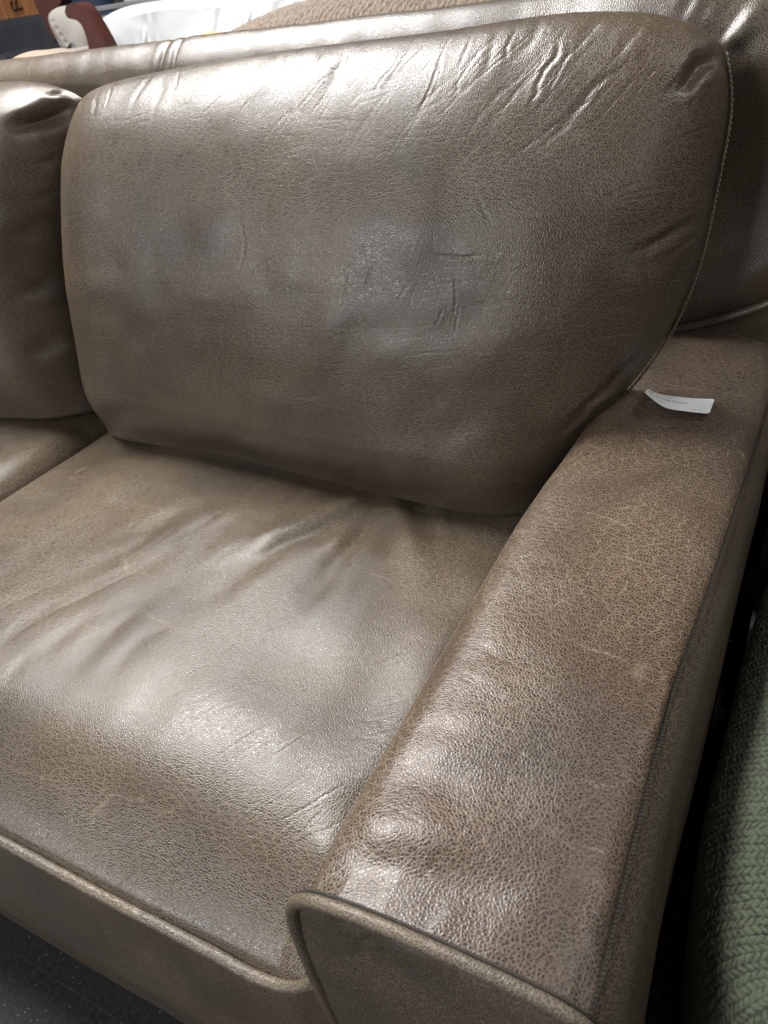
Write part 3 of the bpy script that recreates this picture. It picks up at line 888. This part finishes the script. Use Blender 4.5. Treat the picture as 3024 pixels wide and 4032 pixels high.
Po[..., 0] = top_out[None, :, 0] + prof[:, :1] + tt * np.clip(xo_extra, -.03, .01)[None] * .85 - tt * .005 * np.exp(-((y[None] - .40) / .10) ** 2)
Po[..., 1] = y[None]
Po[..., 2] = top_out[None, :, 2] + prof[:, 1:]
spart('outer_side', displace(Po, .0012 * vnoise(Po[..., 1] * 10, Po[..., 2] * 10, 5)), 'side', arm, off=(6, 2), flip=True)


def pillow(name, c, r, mat, parent=None, p=2.6, seed=1, amp=.01, nu=90, nv=60, fuzz=0):
    th = np.linspace(0, 2 * np.pi, nu); ph = np.linspace(-np.pi / 2, np.pi / 2, nv)
    TH, PH = np.meshgrid(th, ph)
    f = lambda x: np.sign(x) * np.abs(x) ** (2 / p)
    X = f(np.cos(PH)) * f(np.cos(TH)); Y = f(np.cos(PH)) * f(np.sin(TH)); Z = f(np.sin(PH))
    P = np.stack([X * r[0], Y * r[1], Z * r[2]], -1)
    D = amp * vnoise(X * 3 + 7, Z * 3 + Y * 2 + 7, seed)
    P = P * (1 + D[..., None] / max(r)) + np.array(c)
    o = mesh_obj(name, P, grid_faces(nv, nu), M[mat], uv=np.stack([TH * r[0], PH * r[2]], -1))
    if parent is not None: keep(o, parent)
    return o


def stitches(name, pts, n, length, r, mat, parent, tilt=0.0, lift=.0006):
    """a row of short raised thread stitches, joined as one fine part"""
    C = spline(pts, np.linspace(0, 1, n * 2))
    V, F = [], []
    for i in range(0, n * 2 - 1, 2):
        a = C[i]; t = C[min(i + 1, len(C) - 1)] - C[i]
        L = np.linalg.norm(t); t = t / (L + 1e-9)
        a = a + np.array([0, 0, lift])
        side = np.cross(t, (0, 0, 1)); side /= np.linalg.norm(side) + 1e-9
        t = t + side * tilt; t /= np.linalg.norm(t)
        up = np.cross(side, t)
        base = len(V)
        for q, rr in ((-.5, .3), (-.2, 1), (.2, 1), (.5, .3)):
            c = a + t * length * q
            for k in range(5):
                th = 2 * math.pi * k / 5
                V.append(c + (side * math.cos(th) + up * math.sin(th)) * r * rr)
        for j in range(3):
            for k in range(5):
                k1 = (k + 1) % 5
                F.append((base + j * 5 + k, base + j * 5 + k1, base + (j + 1) * 5 + k1, base + (j + 1) * 5 + k))
    o = mesh_obj(name, V, F, M[mat])
    if parent is sofa: keep(o, sofa)
    else: o.parent = parent
    o['kind'] = 'stuff'
    return o


ys = np.linspace(.222, 1.05, 30)
Ai = arm_base(5, 400)[0]
inn = [tuple(Ai[min(399, int((yy - .219) / 1.161 * 399)), 0] + np.array([-.0006, 0, .0004])) for yy in ys]
out = [tuple(Ai[min(399, int((yy - .219) / 1.161 * 399)), 4] + np.array([.0012, 0, .0001])) for yy in ys]
stitches('stitching', inn, 190, .0030, .0007, 'thread', arm)
stitches('stitching', out, 210, .0030, .0006, 'dark_thread', arm)
spipe('seam_groove', [(p[0] + .0012, p[1], p[2] - .0008) for p in out], .0007, 'dgroove', arm, n=500, k=8)

# stitching down the right seam of the back cushion and the sliver of its side panel
SR = spline(BC['R'], np.linspace(.12, 1, 40))
SRp = [tuple(p + np.array([.0035, -.003, 0.0])) for p in SR]
spipe('seam_piping', SRp, .0017, 'pipe', bc, n=500, k=8, rough=.1)
stitches('stitching', [tuple(np.array(p) + np.array([.002, -.0035, 0])) for p in SRp], 95, .0042, .0007, 'thread', bc)

# --- back frame with its rolled top and the puffed right end
nx, ns = QN(700), QN(260)
x = np.linspace(-2.5, .02, nx)
zb = np.interp(x, [-2.5, -.30, -.158, -.101, -.048, .02], [.66, .69, .716, .736, .760, .80])
prof0 = [(1.18, 0.0), (1.165, .10), (1.175, .25), (1.192, .40), (1.200, .60), (1.197, .78), (1.206, .88), (1.225, .955), (1.262, 1.0), (1.300, .965), (1.318, .85), (1.325, .55), (1.32, 0.0)]
s = spline(prof0, np.linspace(0, 1, ns))
Yb = np.repeat(s[:, :1], nx, 1)
Hb = s[:, 1:]
puff = sm(x, -.42, -.20)[None]
top = 1.157 + .022 * puff
Zb = zb[None] + Hb * (top - zb[None])
Yb = Yb - .035 * puff * np.exp(-((Zb - 1.07) / .09) ** 2) * (Yb < 1.27) - .012 * puff * np.sin(np.pi * np.clip(Hb, 0, 1)) * (Yb < 1.26)
endr = 1 - ease(.02 - x, .07)
Yc = 1.25
Yb = Yb + (Yc - Yb) * endr[None] ** 1.5 * .8
XX = np.repeat(x[None], ns, 0)
P = np.stack([XX, Yb, Zb], -1)
sl = np.r_[0, np.cumsum(np.linalg.norm(np.diff(s * [1, .45], axis=0), axis=1))]
SS = np.repeat(sl[:, None], nx, 1)
D = .0015 * vnoise(XX * 9, SS * 9, 41) + .0008 * vnoise(XX * 30, SS * 20, 42)
for w_, d_, pt in FRAME_FOLDS:
    D += crease(XX, Zb + 10 * (Yb > 1.285), pt, w_, d_, wob=w_ * .4, seed=5)
# vertical joining seam across the roll
sx = -1.088 + .006 * np.sin(SS * 16)
D += -.0026 * np.exp(-((XX - sx) / .004) ** 2) + .0016 * np.exp(-((XX - sx - .016) / .009) ** 2) - .0016 * np.exp(-((XX - sx - .030) / .005) ** 2) + .0010 * np.exp(-((XX - sx + .016) / .010) ** 2)
frame = spart('back_frame', displace(P, D), 'rail', label='rolled leather back rail behind the cushions, puffed and wrinkled at its right end')
spipe('piping', [(a, 1.172, b) for a, b in ((-.45, .69), (-.30, .691), (-.158, .714), (-.101, .734), (-.048, .758), (.01, .795))], .006, 'front', frame, n=200, k=12)

# closed back and rear end of the sofa body
bx_, bz_ = np.meshgrid(np.linspace(-2.5, .012, 60), np.linspace(-.045, .84, 30))
spart('rear_panel', np.stack([bx_, 1.318 + 0 * bx_, bz_], -1), 'side', frame)
spart('arm_rear', np.stack([np.linspace(-.262, -.0, 20)[None] + 0 * np.linspace(0, 1, 12)[:, None], np.full((12, 20), 1.3775), np.linspace(-.045, .70, 12)[:, None] + 0 * np.linspace(0, 1, 20)[None]], -1), 'side', arm)

# ------------------------------------------------------------------ paper tag on the arm
near = spline([(-.1699, .971, .706), (-.1537, .9605, .7000), (-.1391, .9628, .6905), (-.1231, .9667, .6865), (-.1039, .9690, .6850), (-.0851, .9712, .6842)], np.linspace(0, 1, 60))
far = spline([(-.1729, 1.0156, .688), (-.1557, 1.0080, .6858), (-.1369, 1.0075, .6850), (-.1156, 1.0072, .6850), (-.0842, 1.0125, .6845)], np.linspace(0, 1, 60))
tag = empty('paper_tag', (-.127, .99, .684), 'white paper price tag with faint print lying curled on the arm top', 'paper tag')
TAGZ = 0.0


def tagpt(a, b, lift=0.0):
    """a: 0..1 along the strip from its left end, b: 0..1 from the near edge to the far edge"""
    i = a * 59; k = int(min(58, max(0, i))); f = i - k
    p = near[k] * (1 - f) + near[k + 1] * f; q = far[k] * (1 - f) + far[k + 1] * f
    t = (near[k + 1] - near[k]) * .5 + (far[k + 1] - far[k]) * .5
    n = np.cross(t, q - p); n /= np.linalg.norm(n)
    return p * (1 - b) + q * b + n * lift + np.array([0, 0, TAGZ])


a = np.linspace(0, 1, 80); b = np.linspace(0, 1, 24)
G = np.zeros((24, 80, 3))
for j in range(24):
    for i in range(80):
        aa, bb = a[i], b[j]
        # rounded corners
        r_a, r_b = .022, .05 / 1.0
        cut = 0.0
        db = min(bb, 1 - bb)
        if db < .08:
            cut = .036 * (1 - math.sqrt(max(0, 1 - (1 - db / .08) ** 2)))
        aa = cut + aa * (1 - 2 * cut)
        G[j, i] = tagpt(aa, bb)
Gu = np.stack([G, G - [0, 0, .00025]])
ny, nx = 24, 80
F = np.vstack([grid_faces(ny, nx), grid_faces(ny, nx, True) + ny * nx])
keep(mesh_obj('paper_slip', np.vstack([G.reshape(-1, 3), (G - [0, 0, .0003]).reshape(-1, 3)]), F, M['paper']), tag)


def bend_text(name, body, a0, b0, size, mat, width=None):
    """print on the strip: letters laid flat, then bent onto the paper"""
    cu = bpy.data.curves.new(name, 'FONT'); cu.body = body; cu.size = 1.0
    cu.resolution_u = 3
    o = bpy.data.objects.new(name, cu); COL.objects.link(o)
    dg = bpy.context.evaluated_depsgraph_get()
    me = bpy.data.meshes.new_from_object(o.evaluated_get(dg))
    bpy.data.objects.remove(o)
    n = len(me.vertices)
    co = np.zeros(n * 3, np.float32); me.vertices.foreach_get('co', co); co = co.reshape(-1, 3)
    L = co[:, 0].max()
    k = (width / L) if width else size / .09
    out_ = np.array([tagpt(min(.995, a0 + c[0] * k), b0 + c[1] * size / .044, .0003) for c in co])
    me.vertices.foreach_set('co', out_.astype(np.float32).ravel()); me.update()
    me.materials.append(M[mat])
    t = bpy.data.objects.new(name, me); COL.objects.link(t)
    return keep(t, tag)


bend_text('print', 'Native and', .17, .76, .0062, 'ink', .24)
bend_text('print', 'Sectional Recliner', .18, .50, .0085, 'ink_dark', .48)
bend_text('print', 'Warehouse', .15, .26, .0058, 'ink', .20)
bend_text('print', '901 1853', .76, .13, .0050, 'ink', .13)
# grey bar block near the curled end
V, F = [], []
for q in range(7):
    w_ = (.010, .004, .007, .003, .009, .004, .006)[q]
    a0 = .045 + q * .0125
    V += [tagpt(a0, .45, .0003), tagpt(a0 + w_, .45, .0003), tagpt(a0 + w_, .85, .0003), tagpt(a0, .85, .0003)]
    F.append((q * 4, q * 4 + 1, q * 4 + 2, q * 4 + 3))
keep(mesh_obj('barcode', V, F, M['ink'], smooth=False), tag)

# ------------------------------------------------------------------ green chenille chair beside the arm
gr = empty('green_chair', (.25, .7, 0), 'sage green chunky chenille armchair side to the right of the sofa arm', 'armchair')
path = [(.20, .235), (.10, .262), (.050, .297), (.027, .335), (.013, .39), (.004, .478), (.007, .60), (.013, .75), (.022, .87), (.034, 1.02), (.042, 1.2), (.05, 1.5)]
nt, nsn = QN(1000), QN(520)
C = spline(path, np.linspace(0, 1, nt)); T = np.gradient(C, axis=0); T /= np.linalg.norm(T, axis=1, keepdims=True)
Nn = np.stack([T[:, 1], -T[:, 0]], -1)          # inward
arc = np.r_[0, np.cumsum(np.linalg.norm(np.diff(C, axis=0), axis=1))]
r_ = .075; ztop = .565; zlow = .22
sl = np.linspace(0, 1, nsn)
Ls = [(ztop - r_ - zlow), r_ * math.pi / 2, .20]
tot = sum(Ls); S = sl * tot
inw = np.where(S < Ls[0], 0.012 * (1 - S / Ls[0]) ** 2, np.where(S < Ls[0] + Ls[1], r_ * (1 - np.cos((S - Ls[0]) / r_)), r_ + (S - Ls[0] - Ls[1])))
hz = np.where(S < Ls[0], zlow + S, np.where(S < Ls[0] + Ls[1], ztop - r_ + r_ * np.sin((S - Ls[0]) / r_), ztop + .02 * np.clip((S - Ls[0] - Ls[1]) / .2, 0, 1)))
inw_c = inw
P = np.zeros((nsn, nt, 3))
# keep the inward offset from crossing itself round the corner by pulling towards the spine
spx = .24
for k in range(nsn):
    q = inw_c[k]
    P[k, :, 0] = C[:, 0] + Nn[:, 0] * q
    P[k, :, 1] = np.maximum(C[:, 1] + Nn[:, 1] * q, C[:, 1]) if False else C[:, 1] + Nn[:, 1] * q
    P[k, :, 2] = hz[k]
P[..., 2] += .008 * vnoise(P[..., 1] * 6, P[..., 0] * 6, 3)
A_, B_ = np.meshgrid(arc, S)
A_ = A_ + .0012 * vnoise(A_ * 60, B_ * 60, 2); B_ = B_ + .0012 * vnoise(A_ * 60 + 5, B_ * 60, 4)
cw, rw = .0078, .0062
colx = A_ / cw; ci = np.floor(colx); fx = colx - ci
sgn = np.where(ci.astype(int) % 2 == 0, 1, -1)
tri = np.array([0, .25, .5, .25])[ci.astype(int) % 4]
ry = B_ / rw + tri + sgn * (fx - .5) * .85 + .12 * vnoise(A_ * 90, B_ * 90, 31)
ri = np.floor(ry); fy = ry - ri
bump_ = np.clip(1.05 - (np.abs(fx - .5) * 2) ** 3.5, 0, 1) * np.clip(1.05 - (np.abs(fy - .5) * 2) ** 2.6, 0, 1) * (.6 + .4 * fy)
rng = np.random.RandomState(4).rand(512, 512)
amp = .75 + .5 * rng[(ri.astype(int)) & 511, (ci.astype(int)) & 511]
hgt = bump_ ** .8 * amp + .22 * vnoise(A_ * 1000, B_ * 300, 8) + .18 * vnoise(A_ * 330, B_ * 700, 9)
Pg = displace(P, .0021 * hgt, flip=True)
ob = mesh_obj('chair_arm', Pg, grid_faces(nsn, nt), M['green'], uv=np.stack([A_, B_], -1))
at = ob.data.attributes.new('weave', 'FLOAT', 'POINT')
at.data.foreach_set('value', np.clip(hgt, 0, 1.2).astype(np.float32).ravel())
keep(ob, gr)
# added dark block, hides the lit floor so the gap stays black
keep(pillow('gap_blocker', (.26, 1.50, .22), (.31, .11, .27), 'black_fabric', None, p=5, amp=.004), gr)
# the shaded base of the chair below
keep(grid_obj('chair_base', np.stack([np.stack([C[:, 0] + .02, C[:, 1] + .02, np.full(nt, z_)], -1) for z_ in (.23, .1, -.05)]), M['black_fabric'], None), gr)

# ------------------------------------------------------------------ things behind the sofa
def box(name, lo, hi, mat, parent=None, bevel=.01, seg=3, rot=0.0, piv=None):
    import bmesh
    bm = bmesh.new()
    bmesh.ops.create_cube(bm, size=1)
    for v in bm.verts:
        v.co = Vector([lo[i] + (v.co[i] + .5) * (hi[i] - lo[i]) for i in range(3)])
    if bevel:
        bmesh.ops.bevel(bm, geom=bm.edges[:], offset=bevel, segments=seg, profile=.5, affect='EDGES')
    if rot:
        c = Vector(piv) if piv else Vector([(lo[i] + hi[i]) / 2 for i in range(3)])
        bmesh.ops.rotate(bm, verts=bm.verts, cent=c, matrix=Matrix.Rotation(rot, 3, 'Y'))
    me = bpy.data.meshes.new(name); bm.to_mesh(me); bm.free()
    me.polygons.foreach_set('use_smooth', np.ones(len(me.polygons), bool))
    me.materials.append(M[mat])
    o = bpy.data.objects.new(name, me); COL.objects.link(o)
    if parent is not None: keep(o, parent)
    return o


def tagp(o, label, cat, group=None, kind=None):
    if label: o['label'] = label
    if cat: o['category'] = cat
    if group: o['group'] = group
    if kind: o['kind'] = kind
    return o


def plate(name, pts, y0, y1, mat, parent=None, bev=.006):
    """a shaped board: outline in x,z extruded along y with softened edges"""
    import bmesh
    pts = spline(pts + [pts[0]], np.linspace(0, 1, 61))[:-1]
    bm = bmesh.new()
    f = bm.faces.new([bm.verts.new((p[0], y0, p[1])) for p in pts])
    r = bmesh.ops.extrude_face_region(bm, geom=[f])
    for v in r['geom']:
        if isinstance(v, bmesh.types.BMVert): v.co.y = y1
    bmesh.ops.recalc_face_normals(bm, faces=bm.faces[:])
    me = bpy.data.meshes.new(name); bm.to_mesh(me); bm.free(); me.materials.append(M[mat])
    o = bpy.data.objects.new(name, me); COL.objects.link(o)
    if parent is not None: keep(o, parent)
    return o


# tan cushion peeping over the back rail
tagp(pillow('tan_cushion', (-2.08, 1.86, .96), (.21, .17, .180), 'tan_fabric', p=2.3, amp=.008), 'tan fabric sofa cushion peeping over the left end of the leather back rail', 'cushion')
tagp(pillow('orange_cushion', (-1.59, 2.02, 1.018), (.085, .08, .106), 'orange', p=2.4, amp=.004), 'small orange cushion edge in front of the white sheet', 'cushion')

# brown ribbed chenille cushion
th = np.linspace(0, np.pi, QN(700)); tt = np.linspace(0, 1, QN(160))
TH, TT = np.meshgrid(th, tt)
out_pts = spline([(-1.50, 1.06), (-1.42, 1.110), (-1.32, 1.143), (-1.20, 1.166), (-1.05, 1.176), (-.9, 1.176), (-.6, 1.170), (-.2, 1.16)], np.linspace(0, 1, QN(700)))
Y = 1.84 - .17 * np.cos(TT * np.pi)
S_ = np.sin(TT * np.pi) ** .55
X = out_pts[None, :, 0] + 0 * TT; Z = .95 + (out_pts[None, :, 1] - .95) * S_
P = np.stack([X, Y, Z], -1)
A_ = X; B_ = TT * .5
h = np.sin((A_ + .35 * B_) * 430 + 2 * vnoise(A_ * 40, B_ * 40, 3)) * np.sin((B_ * 200) + 3 * vnoise(A_ * 30, B_ * 30, 6))
P = displace(P, .0022 * h + .0012 * vnoise(A_ * 120, B_ * 60, 5))
tagp(mesh_obj('chenille_cushion', P, grid_faces(*P.shape[:2]), M['brown_chenille'], uv=np.stack([A_, B_], -1)), 'brown ribbed chenille cushion showing behind the middle of the back rail', 'cushion')

# white sheet over a mattress
nu, nv = QN(420), QN(220)
u = np.linspace(0, 1, nu); v = np.linspace(0, 1, nv)
U, V = np.meshgrid(u, v)
edge = spline([(-2.845, 0.8), (-2.845, 1.0), (-2.843, 1.08), (-2.849, 1.143), (-2.841, 1.176), (-2.813, 1.19), (-2.759, 1.203), (-2.635, 1.208), (-2.525, 1.213), (-2.178, 1.194), (-1.5, 1.215), (-0.6, 1.21)], u)
inset = sm(V, .45, 1)
X = edge[None, :, 0] + 0 * V
Z = np.where(V < .8, .70 + (edge[None, :, 1] - .70) * ease(V, .8), edge[None, :, 1])
Yy = np.where(V < .8, 2.86 + .14 * (1 - np.cos(np.clip((V - .5) / .3, 0, 1) * np.pi / 2)), 3.0 + (V - .8) * 3)
P = np.stack([X, Yy, Z], -1)
rngs = np.random.RandomState(12)
D = .010 * vnoise(X * 4, Z * 7, 7) + .004 * vnoise(X * 12, Z * 12, 3)
for k in range(34):
    x0 = -2.85 + rngs.rand() * 1.7; z0 = .95 + rngs.rand() * .25
    an = rngs.uniform(-2.4, -.7); L = rngs.uniform(.08, .25)
    D += crease(X, Z, [(x0, z0), (x0 + L * .5 * math.cos(an), z0 + L * .5 * math.sin(an)), (x0 + L * math.cos(an) * 1.1, z0 + L * math.sin(an))], rngs.uniform(.006, .018), -rngs.uniform(.004, .012), lip=.5)
P = displace(P, D)
sh = empty('mattress', (-2.0, 3.2, 0), 'white sheeted mattress with creased side behind the back rail', 'mattress')
keep(mesh_obj('white_sheet', P, grid_faces(nv, nu), M['sheet']), sh)
keep(box('mattress_core', (-2.86, 2.98, .72), (-.6, 4.2, 1.16), 'sheet', bevel=.05), sh) if False else None

# scroll armed linen chair
ch = empty('scroll_chair', (-2.85, 2.7, 0), 'linen tufted chair with dark red wood scroll arms left of the white mattress', 'chair')
plate('scroll_arm', [(-2.686, 1.226), (-2.671, 1.239), (-2.634, 1.244), (-2.6, 1.234), (-2.577, 1.21), (-2.561, 1.178), (-2.546, 1.143), (-2.528, 1.093), (-2.527, 1.057), (-2.62, 1.056), (-2.621, 1.095), (-2.617, 1.138), (-2.622, 1.169), (-2.637, 1.188), (-2.668, 1.197), (-2.688, 1.208)], 2.56, 2.62, 'dark_wood', ch)
plate('scroll_arm', [(-3.284, 1.3), (-3.1, 1.285), (-3.138, 1.251), (-3.196, 1.231), (-3.214, 1.197), (-3.213, 1.166), (-3.214, 1.13), (-3.233, 1.128), (-3.255, 1.156), (-3.263, 1.201), (-3.283, 1.247)], 2.97, 3.04, 'dark_wood', ch)
nu, nv = 120, 120
U, V = np.meshgrid(np.linspace(0, 1, nu), np.linspace(0, 1, nv))
bo = spline([(-2.988, 1.075), (-3.013, 1.098), (-3.023, 1.133), (-3.037, 1.185), (-3.028, 1.223), (-3.001, 1.237), (-2.93, 1.242), (-2.848, 1.215), (-2.811, 1.154), (-2.84, 1.064)], np.linspace(0, 1, nu))
cx, cz = -2.90, 1.12
X = cx + (bo[None, :, 0] - cx) * (1 - V ** 1.6 * .999); Z = cz + (bo[None, :, 1] - cz) * (1 - V ** 1.6 * .999)
Yy = 2.82 - .07 * np.sqrt(np.clip(1 - (1 - V) ** 2, 0, 1))
D = np.zeros(X.shape)
for k in range(7):
    D -= bump(X, Z, -2.985 + .016 * k, 1.195 - .026 * k, .011, .009, .004)
P = displace(np.stack([X, Yy, Z], -1), -D)
keep(mesh_obj('tufted_back', P, grid_faces(nv, nu), M['tuft_fabric']), ch)
box('chair_seat', (-2.95, 2.55, .92), (-2.70, 2.80, 1.095), 'tuft_fabric', ch, .03, 5)


# glass top table with steel rails beyond
tb = empty('steel_table', (-3.2, 3.5, 0), 'grey steel framed table edge at the top left beyond the mattress', 'table')
box('table_rail', (-3.62, 3.38, 1.203), (-2.4, 3.44, 1.225), 'steel', tb, .004)
box('table_rail', (-3.60, 3.36, 1.172), (-2.4, 3.40, 1.184), 'steel', tb, .004)
box('glass_edge', (-3.60, 3.40, 1.187), (-2.4, 3.46, 1.199), 'blue_grey', tb, .003)
box('table_leg', (-3.60, 3.40, 0), (-3.55, 3.45, 1.2), 'steel', tb, .004)
# pale chair seat beyond
tagp(pillow('navy_cushion', (-4.40, 4.35, 1.22), (.24, .12, .16), 'navy'), 'dark navy cushion at the top edge behind the scroll chair', 'cushion')
tagp(box('white_carton', (-4.0, 4.3, 1.13), (-3.55, 4.8, 1.34), 'sheet', bevel=.01), 'pale carton at the top edge behind the steel table', 'box')

# black sofa and oak cabinet, far left
bs = empty('black_sofa', (-4.3, 3.9, 0), 'black fabric sofa in the top left corner below the orange wood cabinet', 'sofa')
box('sofa_back', (-4.9, 3.62, .5), (-3.985, 3.95, 1.232), 'black_fabric', bs, .045, 5)
box('sofa_arm', (-4.06, 3.2, .5), (-3.90, 3.9, 1.085), 'black_fabric', bs, .05, 5)
box('sofa_seat', (-4.9, 3.0, .3), (-3.98, 3.7, .98), 'black_fabric', bs, .05, 5)
cb = empty('oak_cabinet', (-5.3, 4.7, 0), 'orange oak cabinet with two dark ring pulls in the top left corner', 'cabinet')
box('cabinet_body', (-6.4, 4.46, .2), (-4.85, 5.0, 2.2), 'oak', cb, .01)
for xx in (-5.40, -5.02):
    box('cabinet_door', (xx - .36 if xx < -5.2 else xx - .19, 4.435, .25), (xx + .185 if xx < -5.2 else xx + .15, 4.458, 2.1), 'oak', cb, .006)
for xx in (-5.095, -5.045):
    hp = [(xx - .012, 4.425, 1.33), (xx - .006, 4.405, 1.30), (xx + .008, 4.405, 1.275), (xx + .016, 4.425, 1.285)]
    keep(tube_obj('door_pull', hp, .0065, M['brass'], None, n=30, k=8), cb)

# charcoal slab standing in the gap
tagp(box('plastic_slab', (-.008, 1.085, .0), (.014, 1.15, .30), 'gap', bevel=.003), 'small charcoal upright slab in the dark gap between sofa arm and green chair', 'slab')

# ------------------------------------------------------------------ floor
fl = grid_obj('floor', np.stack(np.meshgrid(np.linspace(-9, 4, 3), np.linspace(-4, 9, 3)) + [np.full((3, 3), -.047)], -1), M['floor'])
fl['kind'] = 'structure'
